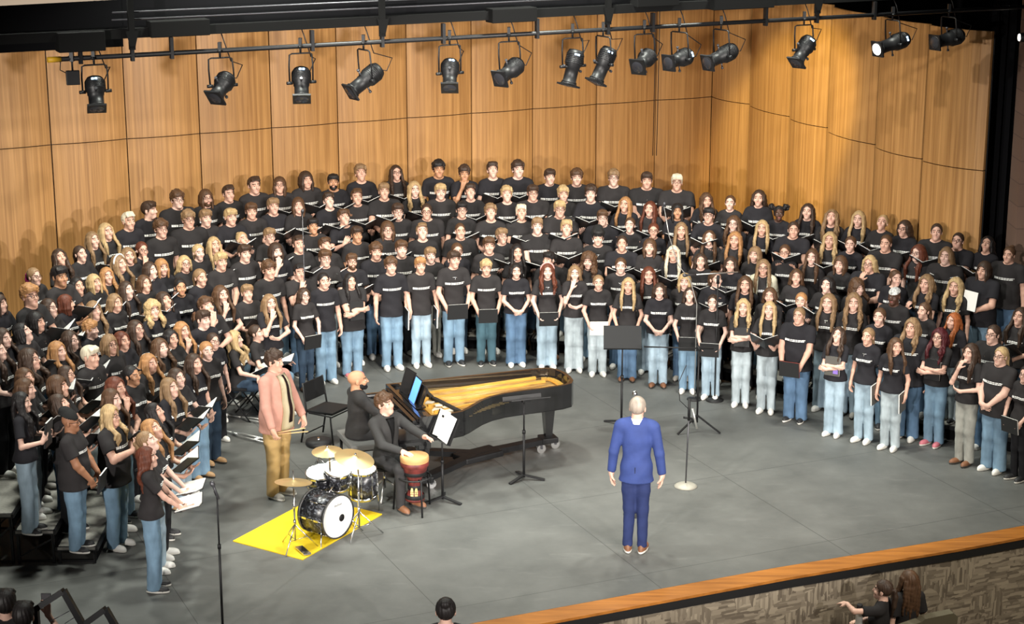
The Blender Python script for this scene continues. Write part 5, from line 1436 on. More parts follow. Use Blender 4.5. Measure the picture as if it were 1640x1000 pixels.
# ------------------------------------------------------------------ the singers
# column, row of the face in the photograph, hair, hair colour, build, pose, flags (g glasses, n necklace, v beard, b bowed, l/r turned, t tan, T brown, D dark skin), remark
HAIRC = dict(bk=(.016, .013, .013), db=(.055, .031, .020), br=(.10, .050, .025), lb=(.27, .165, .085), bd=(.52, .36, .18), pb=(.74, .66, .50), rd=(.13, .036, .018), st=(.42, .21, .085), cp=(.36, .10, .025), bu=(.075, .010, .014), gr=(.36, .30, .25))
M_HAIR = own_colour(mat('hair', (1, 1, 1), .55, noise=(26, .60, (1, 1, .25)), spec=.35)); M_BROW = mat('brow', (.07, .04, .022), .6)
M_SKIN = own_colour(mat('skin', (1, 1, 1), .48, spec=.35)); M_LIP = own_colour(mat('lips', (1, 1, 1), .4), to=(.45, .10, .10), f=.42)
SKINS = [(.68, .43, .34), (.65, .39, .30), (.71, .47, .385), (.63, .37, .275)]; SK_T, SK_B, SK_D = (.50, .26, .15), (.33, .155, .085), (.085, .040, .026)
M_EYE = mat('eye_white', (.72, .70, .68), .2); M_IRIS = mat('iris', (.035, .022, .016), .15)
M_COTTON = own_colour(mat('cotton', (1, 1, 1), .92, noise=(7, .8), spec=.2)); TEES = ((.027, .025, .026), (.033, .030, .031), (.023, .022, .026)); M_TEE = M_COTTON
M_PRINT = mat('shirt_print', (.78, .78, .76), .8)
M_DENIM = own_colour(mat('denim', (1, 1, 1), .9, noise=(7, .62, (1, 1, .45)), bump=(60, .15), spec=.2))
JEANS = [(.42, .55, .65), (.24, .38, .52), (.12, .21, .34), (.50, .58, .62), (.045, .075, .12), (.018, .018, .021), (.42, .42, .38), (.075, .15, .19)]
M_UPPER = own_colour(mat('shoe_upper', (1, 1, 1), .55)); M_SHOE = dict(w=(.80, .79, .75), k=(.02, .02, .022), p=(.55, .16, .20), t=(.42, .25, .12), b=(.20, .085, .04), g=(.32, .30, .27))
M_SOLE = mat('rubber_sole', (.78, .76, .70), .6); M_SOLED = mat('dark_sole', (.05, .045, .04), .7)
M_SPEC = mat('spectacle_frame', (.012, .011, .012), .3); M_SILV = mat('silver_chain', (.75, .74, .72), .25, 1)
ORD = 'zeroth first second third fourth fifth sixth seventh eighth ninth tenth eleventh twelfth thirteenth fourteenth fifteenth sixteenth seventeenth eighteenth nineteenth twentieth'.split() + ['twenty-' + w for w in 'first second third fourth fifth'.split()]
ROWN = ('front row', 'second row', 'lowest riser', 'second riser', 'third riser', 'top riser')
ACT = dict(A='arms hanging down', S='a folder held at one side', O='reading an open folder', L='looking into a low open folder', H='a closed folder held low in front', C='arms crossed over a folder', F='one hand raised to the face', G='one hand lifted in a gesture', W='hands clasped in front', D='a closed folder held up in front', P='white sheet music held at the chest', T='leaning over a low open folder')
FOLD = dict(O='open black folder', L='low open black folder', H='closed black folder', S='closed black folder at the side', C='black folder under crossed arms', D='closed black folder held upright', P='white sheet', T='low open folder with white pages', G='closed black folder')
# front row clothes read off the photograph: jeans index, leg cut, shoe
FRONTWEAR = {245: (1, 'wd', 'k'), 253: (0, 'wd', 'w'), 259: (5, 'st', 'w'), 263: (5, 'st', 'k'), 279: (0, 'wd', 't'), 291: (0, 'st', 'w'), 315: (1, 'wd', 't'), 335: (4, 'st', 't'), 183: (1, 'st', 'w'), 489: (4, 'sl', 'b'), 520: (1, 'wd', 'w'), 563: (1, 'st', 'p'), 627: (1, 'st', 'w'), 674: (0, 'st', 'w'), 727: (1, 'st', 'k'), 779: (7, 'st', 'k'), 827: (2, 'wd', 'w'), 877: (0, 'wd', 'w'), 881: (5, 'st', 'b'), 922: (3, 'wd', 'w'), 957: (3, 'st', 'w'), 1006: (2, 'wd', 'b'), 1056: (0, 'st', 'b'), 1104: (1, 'st', 'w'), 1141: (0, 'st', 'w'), 1190: (3, 'st', 'w'), 1231: (3, 'st', 'w'), 1278: (2, 'wd', 'k'), 1338: (0, 'wd', 'w'), 1388: (0, 'st', 'w'), 1431: (3, 'st', 'w'), 1459: (2, 'wd', 'w'), 1501: (1, 'st', 'p'), 1551: (6, 'st', 'b'), 1600: (1, 'wd', 'w'), 1638: (5, 'sl', 'k'), 119: (1, 'st', 'k'), 41: (0, 'wd', 'k'), 606: (2, 'st', 'w'), 641: (5, 'st', 'g'), 733: (4, 'st', 'w'), 690: (6, 'st', 'w')}

def folder_at(name_pts): pass
def slab(mb, c, h, R): mb.box(c, h, R)
def make_folder(kind, who):
    """meshes in figure coordinates, shared between figures: (cover, pages)"""
    key = ('folder', kind)
    if key in _cache: return _cache[key]
    c = MB(); p = MB(); two = None
    if kind in 'OLT':
        o, nrm, th = {'O': ((0, -.385, 1.175), Vector((0, .64, .77)), .42), 'L': ((0, -.385, 1.07), Vector((0, .45, .89)), .32), 'T': ((.01, -.43, 1.0), Vector((0, .25, .97)), .2)}[kind]
        up = Vector((0, -nrm.z, nrm.y)); B = Matrix((Vector((1, 0, 0)), up, nrm)).transposed()
        for s in (-1, 1):
            R = B @ Matrix.Rotation(-s * th, 3, 'Y'); q = Vector(o) + R @ Vector((s * .118, 0, 0)); c.box(q, (.118, .152, .003), R)
            p.box(q + R @ Vector((s * -.004, 0, .008)), (.108, .142, .004), R)
        c.box(Vector(o) - nrm * .003, (.012, .152, .004), B)
    elif kind == 'P':
        R = Matrix.Rotation(-.12, 3, 'X') @ Matrix.Rotation(.06, 3, 'Y'); p.box((0, -.262, 1.21), (.108, .0015, .14), R); c.box((0, -.257, 1.205), (.112, .002, .145), R)
    else:
        o, h, R = {'H': ((0, -.262, .875), (.152, .012, .118), Matrix.Rotation(.16, 3, 'X')), 'S': ((.205, -.10, .80), (.012, .118, .152), Matrix.Rotation(.10, 3, 'X')), 'C': ((0, -.158, 1.155), (.120, .012, .15), Matrix.Rotation(-.05, 3, 'X')),
                   'D': ((0, -.30, 1.235), (.120, .013, .155), Matrix.Rotation(.10, 3, 'X')), 'G': ((.06, -.375, 1.04), (.115, .15, .012), Matrix.Rotation(-.35, 3, 'X') @ Matrix.Rotation(.1, 3, 'Z'))}[kind]
        a = h.index(min(h)); hc = list(h); hc[a] = .002
        for s in (-1, 1):
            d = Vector((0, 0, 0)); d[a] = s * (h[a] - .002); c.box(Vector(o) + R @ d, hc, R)
        b = 0 if a != 0 else 1; hs = list(h); hs[b] = .002; d = Vector((0, 0, 0)); d[b] = -h[b] + .002 if kind != 'S' else h[b] - .002; c.box(Vector(o) + R @ d, hs, R)
        hp = [x - .004 for x in h]; hp[a] = h[a] - .004; dd = Vector((0, 0, 0)); dd[b] = .003 if kind != 'S' else -.006; p.box(Vector(o) + R @ dd, hp, R)
    _cache[key] = (c.mesh('folder_cover'), p.mesh('folder_pages')); return _cache[key]
def wear_head(o, style, hm, B, pitch, yaw, flags, sit=False, hat=None, hairm2=None):
    """hair, hat, glasses, beard on the figure's head"""
    dz = -.42 if sit else 0; pv = Vector((0, .03, 1.47 - HZ)); Y = Matrix.Translation((0, 0, HZ + dz)) @ Matrix.Translation(pv) @ Matrix.Rotation(yaw, 4, 'Z') @ Matrix.Scale(HS, 4) @ Matrix.Translation(-pv)
    Mf = Matrix.Translation((0, 0, HZ + dz)) @ Matrix.Translation(pv) @ headrot(pitch, yaw).to_4x4() @ Matrix.Scale(HS, 4) @ Matrix.Translation(-pv)
    sk = 1.0 if B != 'f' else .985
    if style != 'none':
        hs = {'be': None, 'bd': None}.get(style, style)
        if hs: link('hair', hair_mesh(hs, pitch), [M_HAIR] + ([hairm2] if hairm2 else []), o, M=Y, col=hm)
    if hat: link({'be': 'beanie', 'bd': 'head_scarf'}[hat[0]], hat_mesh(hat[0], pitch), hat[1], o, M=Y @ Matrix.Scale(1.08 if hat[0] == 'be' else 1, 4), col=(.02, .02, .02))
    if 'g' in flags: link('glasses', glasses_mesh(), M_SPEC, o, M=Mf)
    if 'v' in flags: link('beard', beard_mesh(B), M_HAIR, o, M=Mf, col=hm)
def headband(o, m, pitch, yaw):
    key = ('band', round(pitch, 2))
    if key not in _cache:
        R = Matrix.Rotation(-pitch, 3, 'X'); pv = Vector((0, .03, 1.47 - HZ)); T = lambda x, y, z: R @ (Vector((x, y, z)) - pv) + pv
        _cache[key] = tube_mesh('headband', [[T(.098 * math.cos(a), -.005 - .02 * math.sin(a), .035 + .105 * math.sin(a)) for a in np.linspace(-.15, PI + .15, 20)]], .012)
    pv = Vector((0, .03, 1.47 - HZ)); link('headband', _cache[key], m, o, M=Matrix.Translation((0, 0, HZ)) @ Matrix.Translation(pv) @ Matrix.Rotation(yaw, 4, 'Z') @ Matrix.Scale(HS, 4) @ Matrix.Translation(-pv))
def shoes(o, up, so, sit=False, B='m', toe=.14):
    for s in (1, -1):
        A_ = LEGS(B, sit)[0 if s > 0 else 1][2]
        link('shoe', shoe_mesh(), [M_UPPER, so], o, loc=(A_[0], A_[1] - .012, 0), rot=(0, 0, s * toe), col=up)
rows = []
for ln in PEOPLE.strip().split('\n'):
    w = ln.split(None, 7)
    if len(w) < 6 or w[2] == 'xx': continue
    w += ['-'] * (8 - len(w)); rows.append([int(w[0]), int(w[1])] + w[2:8])
CPOS = U(1015, 882, 0)
plan = []
ROWFIX = {304: 4, 616: 4, 667: 4, 1417: 4, 565: 1, 400: 1, 690: 1, 881: 1, 994: 1, 1096: 1, 335: 0, 343: 1}
for x, y, sty, hc, B, pose, fl, rem in rows:
    s0 = {'m': 1.035, 'f': .955, 'h': 1.0}[B] if not (B == 'h' and sty in ('ss', 'sc', 'bz')) else 1.03
    best = None
    for k in range(6):
        if x in ROWFIX and (x, y) not in ((335, 567),) and ROWFIX[x] != k: continue
        q = U(x, y, ROWZ[k] + s0 * 1.562); d, sp_ = offs((q.x, q.y)); e = abs(d - ROWD[k])
        if best is None or e < best[0]: best = (e, k)
    k = best[1]; bs = None
    for i in range(-16, 17):                      # the stature that puts the feet on this row
        s = s0 * (1 + i * .005); q = U(x, y, ROWZ[k] + s * 1.562); d, sp_ = offs((q.x, q.y)); e = max(0, abs(d - ROWD[k]) - .10) + abs(i) * .004
        if bs is None or e < bs[0]: bs = (e, s, q, sp_, d)
    plan.append([k, bs[3], x, y, sty, hc, B, pose, fl, rem, bs[1], bs[2]])
XY = np.array([[p[11].x, p[11].y] for p in plan]); X0 = XY.copy(); RW = np.array([p[0] for p in plan])
for it in range(60):
    D = XY[:, None] - XY[None]; dd = np.linalg.norm(D, axis=2) + np.eye(len(XY)) * 9; lim = .40 
    w_ = np.clip(lim - dd, 0, .1)[:, :, None] * D / dd[:, :, None] * .25; XY += w_.sum(1); v = XY - X0; r_ = np.linalg.norm(v, axis=1)[:, None]; XY = X0 + v * np.minimum(1, .075 / np.maximum(r_, 1e-6))
for p, q in zip(plan, XY): p[11] = Vector((q[0], q[1], 0))
for k in range(6):
    R_ = sorted([p for p in plan if p[0] == k], key=lambda p: p[1]); n = len(R_)
    for i, p in enumerate(R_):
        p.append('%s from the %s' % (ORD[i + 1] if i < n / 2 else ORD[n - i], 'left' if i < n / 2 else 'right'))
rnd = random.Random(11); first = [True]
def yaw_to(p, q): return math.atan2(q.y - p.y, q.x - p.x) + PI / 2
PITCHES = (.06, .16, .40)
for k, sp_, x, y, sty, hc, B, pose, fl, rem, sc, q, ordn in plan:
    pos = Vector((q.x, q.y, ROWZ[k])); tgt = CPOS + Vector((0, -1.2, 0)); rz = yaw_to(pos, tgt) + rnd.uniform(-.10, .10)
    pitch = PITCHES[2] if 'b' in fl else (PITCHES[1] if pose in 'OLT' and rnd.random() < .75 else PITCHES[0]); hy = {'l': -.7, 'r': .7}.get('l' if 'l' in fl else ('r' if 'r' in fl else ''), 0) * (1 if x < 900 else -1)
    if hy == 0 and pose in 'AOHSW' and rnd.random() < .25: hy = rnd.choice((-.25, .25))
    if sty == 'lc' and 'r' in fl: hy = .9
    # only the head offset of a tilted head moves the face: put the face, not the neck, on its spot
    off = Vector((0, -.03 - .10 * math.sin(pitch), 0)) * sc; off.rotate(Euler((0, 0, rz))); pos.x -= off.x; pos.y -= off.y
    skin = SK_D if 'D' in fl else SK_B if 'B' in fl else SK_T if 'T' in fl else rnd.choice(SKINS)
    o = link('person', body_mesh(B, pose, pitch, hy), [M_SKIN, M_BROW, M_LIP, M_EYE, M_IRIS], col=skin)
    o.location = pos; o.rotation_euler = (0, 0, rz); wx = {'m': rnd.uniform(.95, 1.04), 'f': rnd.uniform(.95, 1.06), 'h': rnd.uniform(.92, 1.0)}[B]; o.scale = (sc * wx, sc * wx, sc)
    extra = ''
    for key, wd in (('white hairband', 'a white hairband'), ('headband', 'a headband'), ('beanie', 'a black beanie'), ('hair clip', 'a hair clip'), ('patterned cap', 'a white patterned cap'), ('black cap', 'a black cap'), ('cross necklace', 'a silver cross'), ('cream jacket', 'a cream jacket'), ('straw', 'a straw in the mouth'), ('pencil in mouth', 'a pencil in the mouth'), ('scarf', 'a pale scarf')):
        if key in rem: extra = ' with ' + wd
    if not extra: extra = ' with glasses' if 'g' in fl else (' with a necklace' if 'n' in fl else '')
    nw = lambda t_: len(t_.replace(',', '').split())
    for pat in ('person in black tee{e}, {a}, {r}, {n}', 'person in black tee{e}, {s}, {r}, {n}', 'person{e}, {s}, {r}, {n}', 'person{e}, {r}, {n}'):
        lab = pat.format(e=extra, a=ACT[pose], s=ACT[pose].replace(' in front', '').replace('looking into a', 'a').replace('leaning over a', 'a').replace('reading an', '').strip(), r=ROWN[k], n=ordn)
        if nw(lab) <= 16: break
    tag(o, lab, 'person', 'singers of the ' + ROWN[k])
    me, pr = shirt_mesh(B, pose); tee = link('t_shirt', me, M_COTTON, o, col=rnd.choice(TEES))
    if not (pose in 'DP') and pr: link('shirt_print', pr, M_PRINT, tee)
    ji, cut, shn = FRONTWEAR.get(x, (rnd.choice((0, 1, 1, 2, 2, 4, 5, 5, 3)), 'wd' if B == 'f' and rnd.random() < .45 else 'st', rnd.choice('wwwkkg')))
    if (x, y) == (335, 567): ji = 4
    link('jeans', pants_mesh(B, cut if B != 'h' or cut == 'wd' else 'st'), M_DENIM, o, col=JEANS[ji])
    shoes(o, M_SHOE[shn], M_SOLE if shn in 'wkp' else M_SOLED, B=B)
    st_ = 'lk' if sty == 'ln' and rem == '-' and rnd.random() < .45 else sty; hat = None; hm2 = None
    if sty == 'be': hat = ('be', M_TEE)
    if sty == 'bd': hat = ('bd', mat('patterned_cap', (.80, .80, .78), .8, noise=(34, .25)))
    if 'black cap' in rem: st_ = 'ss'; hat = ('be', M_TEE)
    if sty == 'pp': hm2 = mat('hair_magenta', (.30, .015, .11), .4)
    wear_head(o, st_, HAIRC[hc], B, pitch, hy, fl, hat=hat, hairm2=hm2)
    if 'hairband' in rem or 'headband' in rem: headband(o, M_WHITE if 'white' in rem else (mat('rose_band', (.62, .34, .32), .7) if hc == 'rd' else M_BLACK), pitch, hy)
    if 'n' in fl: link('necklace', necklace_mesh(B), M_SILV, o)
    if 'j' in fl: link('open_jacket', jacket_open_mesh(B, pose), mat('cream_denim', (.62, .60, .46), .9, noise=(8, .85)), o)
    kind = pose if pose in FOLD else None
    if pose == 'F' and rnd.random() < .0: kind = None
    if kind:
        cv, pg = make_folder(kind, o); M = Matrix.LocRotScale(pos, Euler((0, 0, rz)), Vector((sc, sc, sc)))
        grey = x in (1431, 1388, 1338, 434)
        if B == 'h' and kind in 'OLDPCGH': M = M @ Matrix.Translation((0, -.05 if kind in 'OLDG' else -.065, 0))
        if B == 'f' and kind in 'CDH': M = M @ Matrix.Translation((0, .018, 0))
        white = x == 957
        f_ = link('sheet_music' if kind == 'P' else 'choir_folder', cv, M_PAPER if white else (M_GCOVER if grey else M_COVER)); f_.matrix_world = M
        link('pages', pg, mat('red_edge', (.45, .05, .03), .7) if x == 1278 else M_PAPER, f_)
        nm = ('white' if white else 'grey') + ' closed folder' if (white or grey) and kind in 'HS' else FOLD[kind]
        tag(f_, '%s of the person %s, %s' % (nm, ordn, ROWN[k]), 'sheet music' if kind == 'P' else 'folder', 'folders of the ' + ROWN[k])
        if x == 1338:
            t = MB(); t.box((.06, -.185, 1.10), (.04, .003, .055)); s_ = t.obj('sticker', mat('purple_sticker', (.25, .16, .55), .5), f_); s_['label'] = 'purple sticker on the cover'
        if kind == 'P' or x in (41,): pass
# ------------------------------------------------------------------ soloists and players
def suit_panel(f, wfun, z0, z1, off, n=14):
    """strip on the front of a garment field, half width wfun(t)"""
    bm = bmesh.new(); rows_ = []
    for i in range(n + 1):
        t = i / n; z = z0 + (z1 - z0) * t; w = wfun(t); row = []
        for j in range(5):
            x = -w + 2 * w * j / 4; y = f.front(x, z)
            if y is None: y = -.055
            row.append(bm.verts.new((x, y - off, z)))
        rows_.append(row)
    for i in range(n):
        for j in range(4): bm.faces.new((rows_[i][j], rows_[i][j + 1], rows_[i + 1][j + 1], rows_[i + 1][j]))
    r = bmesh.ops.solidify(bm, geom=bm.faces[:], thickness=.004)
    me = bpy.data.meshes.new('panel'); bm.to_mesh(me); bm.free(); me.materials.append(None)
    for p in me.polygons: p.use_smooth = True
    return me
def jacket_field(B, pose, sit=False, g=.020):
    dz = -.42 if sit else 0; b = BUILD[B]; f = Fld(axis((-.16, .16, .009)), axis((-.34, .1, .009)), axis((.78 + dz, 1.5 + dz, .009)))
    torso(f, B, g, dz); p = b['pe']; f.cyl((0, .005), (p[0] + g + .020, p[1] + g + .022), (b['wa'][0] + g - .03, b['wa'][1] + g - .03), .80 + dz, 1.22 + dz, .05); return f
def jacket_open_mesh(B, pose):
    key = ('jo', B, pose)
    if key in _cache: return _cache[key]
    dz = 0; A = arms(B, pose, dz); b = BUILD[B]; s_ = .0085; g = .030
    f = Fld(axis((-.36, .36, s_)), axis((-.3, .25, s_)), axis((.80, 1.5, s_))); torso(f, B, g); p = b['pe']
    f.cyl((0, .005), (p[0] + g + .02, p[1] + g + .02), (b['wa'][0] + g, b['wa'][1] + g), .85, 1.1, .05)
    for s, S, E, W, fd, n, c in A:
        r = b['arm']; f.cap(S, E, r[0] + .03, r[1] + .026, .03); e = E + (W - E) * .9; f.cap(E, e, r[1] + .026, r[2] + .024, .015, cut=(e, unit(W - E)))
    x, y, z = f.grid(); f.F = np.maximum(f.F, .86 - z); f.F = np.maximum(f.F, -np.maximum(np.abs(x) - .065 - .02 * (1.4 - z), y + .03))
    f.ell((0, -.01, 1.49), (.075, .085, .07), .01, 's'); P, Q = f.mesh(); _cache[key] = to_mesh('open_jacket', P, Q); return _cache[key]
POSE['K'] = tuple((lambda w: (w, mir(w)))(((.265, -.17, .90), (-.15, -.3, -.9), (-1, 0, 0), .8, (.6, .8, 0))))
POSE['J'] = (((.17, -.52, 1.30), (-.1, -.9, .2), (-.5, 0, -.8), .35, (.7, .1, -1)), ((-.06, -.40, 1.135), (.2, -.95, -.05), (0, .0, -1), .2, (-.7, .2, -.8)))
POSE['Q'] = (((.17, -.42, 1.185), (-.05, -.95, -.15), (0, 0, -1), .5, (.8, .3, -.8)), ((-.17, -.42, 1.185), (.05, -.95, -.15), (0, 0, -1), .5, (-.8, .3, -.8)))
POSE['R'] = (((.20, -.36, 1.12), (.1, -.9, .1), (-.6, 0, -.6), .5, (.8, .2, -.8)), ((-.20, -.36, 1.10), (-.2, -.6, -.8), (0, 0, -1), .4, (-.8, .2, -.8)))
POSE['X'] = (((.12, -.37, 1.39), (-.4, -.9, -.1), (0, .3, -1), .4, (1, -.2, .1)), ((-.10, -.26, 1.12), (.6, -.7, 0), (0, .3, -1), .4, (-.8, 0, -.6)))
def fig(B, pose, loc, rz, sc, skin, hair, style, label, pitch=.05, hy=0, sit=False, flags='', top=None, topkind='tee', topm=None, pants=None, cut='st', shoe=None, sole=None, wx=1., prt=False, dark=False, hat=None, z=0, cat='person'):
    o = link('person', body_mesh(B, pose, pitch, hy, sit), [M_SKIN, M_BROW, M_LIP, M_EYE, M_IRIS], col=skin); o.location = Vector((loc[0], loc[1], z)); o.rotation_euler = (0, 0, rz); o.scale = (sc * wx, sc * wx, sc)
    tag(o, label, cat); me, pr = shirt_mesh(B, pose, topkind, sit); t = link(top, me, topm, o, col=TEES[0])
    if prt and pr: link('shirt_print', pr, M_PRINT, t)
    link(*(('jeans', pants_mesh(B, cut, sit), M_DENIM) if isinstance(pants, tuple) else ('trousers', pants_mesh(B, cut, sit), pants)), o, col=pants if isinstance(pants, tuple) else (1, 1, 1)); shoes(o, shoe, sole, sit, B); wear_head(o, style, HAIRC[hair], B, pitch, hy, flags, sit, hat); return o
def face_at(px, py, sc, z, sit=False): return U(px, py, z + sc * (1.562 - (.42 if sit else 0)))
# man in the blue suit, seen from behind
M_BLUE = mat('blue_wool', (.036, .060, .205), .75, noise=(9, .8), spec=.25); M_BLUE2 = mat('blue_wool_trousers', (.024, .036, .115), .8, noise=(9, .8), spec=.2)
p = U(1017, 883, 0); o = fig('c', 'A', p, PI - .18, 1.085, SKINS[1], 'gr', 'cr', 'person in a bright blue suit and brown shoes seen from behind, facing the choir', top='suit_jacket', topkind='jacket', topm=M_BLUE, pants=M_BLUE2, cut='su', shoe=M_SHOE['b'], sole=M_SOLE, wx=1.0, hy=-.1)
mb = MB(); mb.lathe([(.070, 1.440), (.066, 1.492), (.062, 1.495), (.062, 1.44)], Matrix.Translation((0, .026, 0)), 24, caps=False); mb.obj('shirt_collar', M_PRINT, o)
mb = MB(); mb.box((0, .128, .90), (.0025, .016, .085)); mb.obj('back_vent', M_BLACK, o)
t = MB(); R = look_z((-.35, .1, .85)); t.rod(R @ Vector((0, 0, -.12)), R @ Vector((0, 0, 0)), .014, .018); t.lathe([(.016, -.02), (.028, -.008), (.030, .02), (.020, .045), (.002, .052)], R.to_4x4(), 12, caps=False)
e = t.obj('microphone', M_CHROME)
dq = Vector((p.x, p.y, 0)).normalized(); q0 = p + dq * 1.15 -  Vector((dq.y, -dq.x, 0)) * .03; zt = row_height(q0, 631)
e2 = empty('microphone_stand', (q0.x, q0.y, 0)); tag(e2, 'slim microphone stand hidden behind the blue-suited man, its tip above his head', 'microphone stand')
mb = MB(); mb.lathe([(.12, 0), (.12, .014), (.02, .04)], None, 20); mb.obj('base', M_BLACK, e2); mb = MB(); mb.rod((0, 0, .02), (0, 0, zt - .04), .009); mb.obj('pole', M_BLACK, e2); e.parent = e2; e.location = (0, 0, zt - .02)
# man in the pink blazer
M_PINK = mat('dusty_pink_wool', (.52, .27, .215), .85, noise=(14, .88), spec=.2); M_KHAKI = mat('khaki_cotton', (.46, .31, .13), .85, noise=(6, .8)); M_CREAM = mat('cream_shirt', (.82, .75, .55), .8)
p = U(447, 795, 0); rz = yaw_to(p, p + Vector((1, -.55, 0))); o = fig('h', 'K', p, rz, 1.09, SKINS[3], 'db', 'sc', 'person in a dusty pink blazer, cream shirt and khakis standing behind the drum kit', top='blazer', topkind='jacket', topm=M_PINK, pants=M_KHAKI, cut='st', shoe=M_SHOE['g'], sole=M_SOLE, wx=.93, hy=.12)
f = jacket_field('h', 'K'); link('dress_shirt', suit_panel(f, lambda t: .135 - .045 * t if t < .9 else .085, .84, 1.465, .013), M_CREAM, o); link('tie', suit_panel(f, lambda t: .036 - .018 * t, .92, 1.46, .022), mat('dark_tie', (.03, .012, .012), .6), o)
mb = MB(); mb.lathe([(.074, 1.418), (.082, 1.468), (.078, 1.472), (.072, 1.43)], Matrix.Translation((0, .012, 0)), 24, caps=False); mb.obj('shirt_collar', M_CREAM, o)
st_ = empty('drumsticks', p + UP * .90); M2 = Matrix.Rotation(rz, 4, 'Z'); mb = MB(); a = M2 @ Vector((-.27, -.20, .04)); b = M2 @ Vector((-.10, -.50, .10)); mb.rod(a, b, .007); a2 = a + Vector((0, 0, -.02)); mb.rod(a2, b + Vector((.03, .02, -.05)), .007); mb.obj('stick', mat('hickory', (.62, .42, .2), .5), st_); tag(st_, 'pair of pale drumsticks in the hand of the person in pink blazer', 'drumsticks')
# pianist
p = U(577, 614, .0); sc = 1.06; q = face_at(577, 613, sc, 0, True); rzp = yaw_to(Vector((0, 0)), Vector((math.cos(PA), math.sin(PA)))) ; bo = Vector((q.x, q.y, 0)) - Matrix.Rotation(rzp, 3, 'Z') @ Vector((0, -.03, 0))
M_KNIT = mat('black_knit', (.028, .026, .026), .9, noise=(20, .8)); M_BTROU = mat('black_trousers', (.022, .021, .022), .85)
fig('m', 'Q', bo, rzp, sc, SK_T, 'bk', 'none', 'person in a black sweater seated on a bench at the grand piano keyboard', sit=True, flags='v', top='sweater', topkind='jacket', topm=M_KNIT, pants=M_BTROU, cut='st', shoe=M_SHOE['k'], sole=M_SOLED, wx=1.12, dark=True, hy=-.15)
bench(bo + Matrix.Rotation(rzp, 3, 'Z') @ Vector((0, .02, 0)), rzp)
# percussionist
sc = 1.03; q = face_at(622, 655, sc, 0, True); rzq = yaw_to(Vector((0, 0)), Vector((.62, -.78))); bo = Vector((q.x, q.y, 0)) - Matrix.Rotation(rzq, 3, 'Z') @ Vector((0, -.05, 0))
o = fig('m', 'J', bo, rzq, sc, SKINS[1], 'br', 'sc', 'person in an all-black suit seated at the hand drum, turning sheet music', sit=True, top='suit_jacket', topkind='jacket', topm=mat('black_suiting', (.026, .025, .025), .8, noise=(10, .8)), pants=M_BTROU, cut='sl', shoe=M_SHOE['b'], sole=M_SOLED, wx=1.04, hy=.30, pitch=.22)
f = jacket_field('m', 'J', True); link('dress_shirt', suit_panel(f, lambda t: .004 + .055 * t * t, .66, 1.035, .008), M_BLACK, o)
t = empty('percussion_stool', bo + Matrix.Rotation(rzq, 3, 'Z') @ Vector((0, .06, 0))); tag(t, 'low black stool with splayed chrome legs under the percussionist', 'stool'); mb = MB(); mb.lathe([(.15, .38), (.165, .40), (.155, .425)], None, 24); mb.obj('seat', M_BLACK, t)
mb = MB(); mb.rod((0, 0, .12), (0, 0, .39), .016); mb.obj('post', M_CHROME, t)
for k in range(3):
    a = 2 * PI * k / 3 + .4; mb = MB(); mb.rod((0, 0, .24), (.27 * math.cos(a), .27 * math.sin(a), .012), .014); mb.obj('leg', M_ALU, t)
# two seated singers
for (px, py, sty, hc, ji, lab, dr) in ((384, 548, 'lw', 'bd', 4, 'person in black tee and dark jeans seated on a folding chair, open folder on lap', (1, -.12)), (418, 538, 'pt', 'db', 1, 'person in black tee and necklace seated behind the other seated singer, book on lap', (1, -.25))):
    sc = .96; q = face_at(px, py, sc, 0, True); rz = yaw_to(Vector((0, 0)), Vector(dr)); M3 = Matrix.Rotation(rz, 3, 'Z'); bo = Vector((q.x, q.y, 0)) - M3 @ Vector((0, -.05, 0))
    o = fig('f', 'R', bo, rz, sc, SKINS[0], hc, sty, lab, pitch=.16, sit=True, top='t_shirt', topm=M_TEE, pants=JEANS[ji], cut='sl', shoe=M_SHOE['w'], sole=M_SOLE, prt=True)
    o['group'] = 'seated singers'
    if sty == 'pt': link('necklace', necklace_mesh('f'), M_SILV, o).location = (0, 0, -.42)
    orch_chair(bo + M3 @ Vector((0, .04, 0)), rz, 'black folding chair under the ' + ('nearer' if sty == 'lw' else 'farther') + ' seated singer', True)
    cv, pg = make_folder('L', o); f_ = link('choir_folder', cv, M_COVER); f_.matrix_world = Matrix.LocRotScale(bo, Euler((0, 0, rz)), Vector((sc, sc, sc))) @ Matrix.Translation((0, .0, -.36)); link('pages', pg, M_PAPER, f_)
    tag(f_, 'open folder with white pages on the lap of the %s seated singer' % ('nearer' if sty == 'lw' else 'farther'), 'folder', 'folders of the seated singers')
# people of the audience
zf = -1.1
def aud(px, py, sc, dirv, **k):
    q = face_at(px, py, sc, zf, True); rz = yaw_to(Vector((0, 0)), Vector(dirv)); fig('f', k.pop('pose', 'A'), (q.x, q.y), rz, sc, SKINS[0], k.pop('hair'), k.pop('style'), k.pop('label'), sit=True, z=zf, top='t_shirt', topm=M_TEE, pants=JEANS[5], cut='st', shoe=M_SHOE['k'], sole=M_SOLED, **k); return q, rz
q, rz = aud(1455, 935, .98, (-.35, 1), hair='br', style='ln', label='person with long hair over a black tee seated in the house, bottom right')
seat_back(1493, 978, -.30, .27, EDGE + PI * 0 + PI, 'olive padded auditorium seat at the bottom right, the right one')
q2, rz2 = aud(1413, 950, .95, (-1, .55), hair='db', style='pt', pose='X', label='person in black tee resting an arm on a white bottle, bottom right')
seat_back(1444, 994, -.30, .24, EDGE + PI + .2, 'olive padded auditorium seat at the bottom right, the left one')
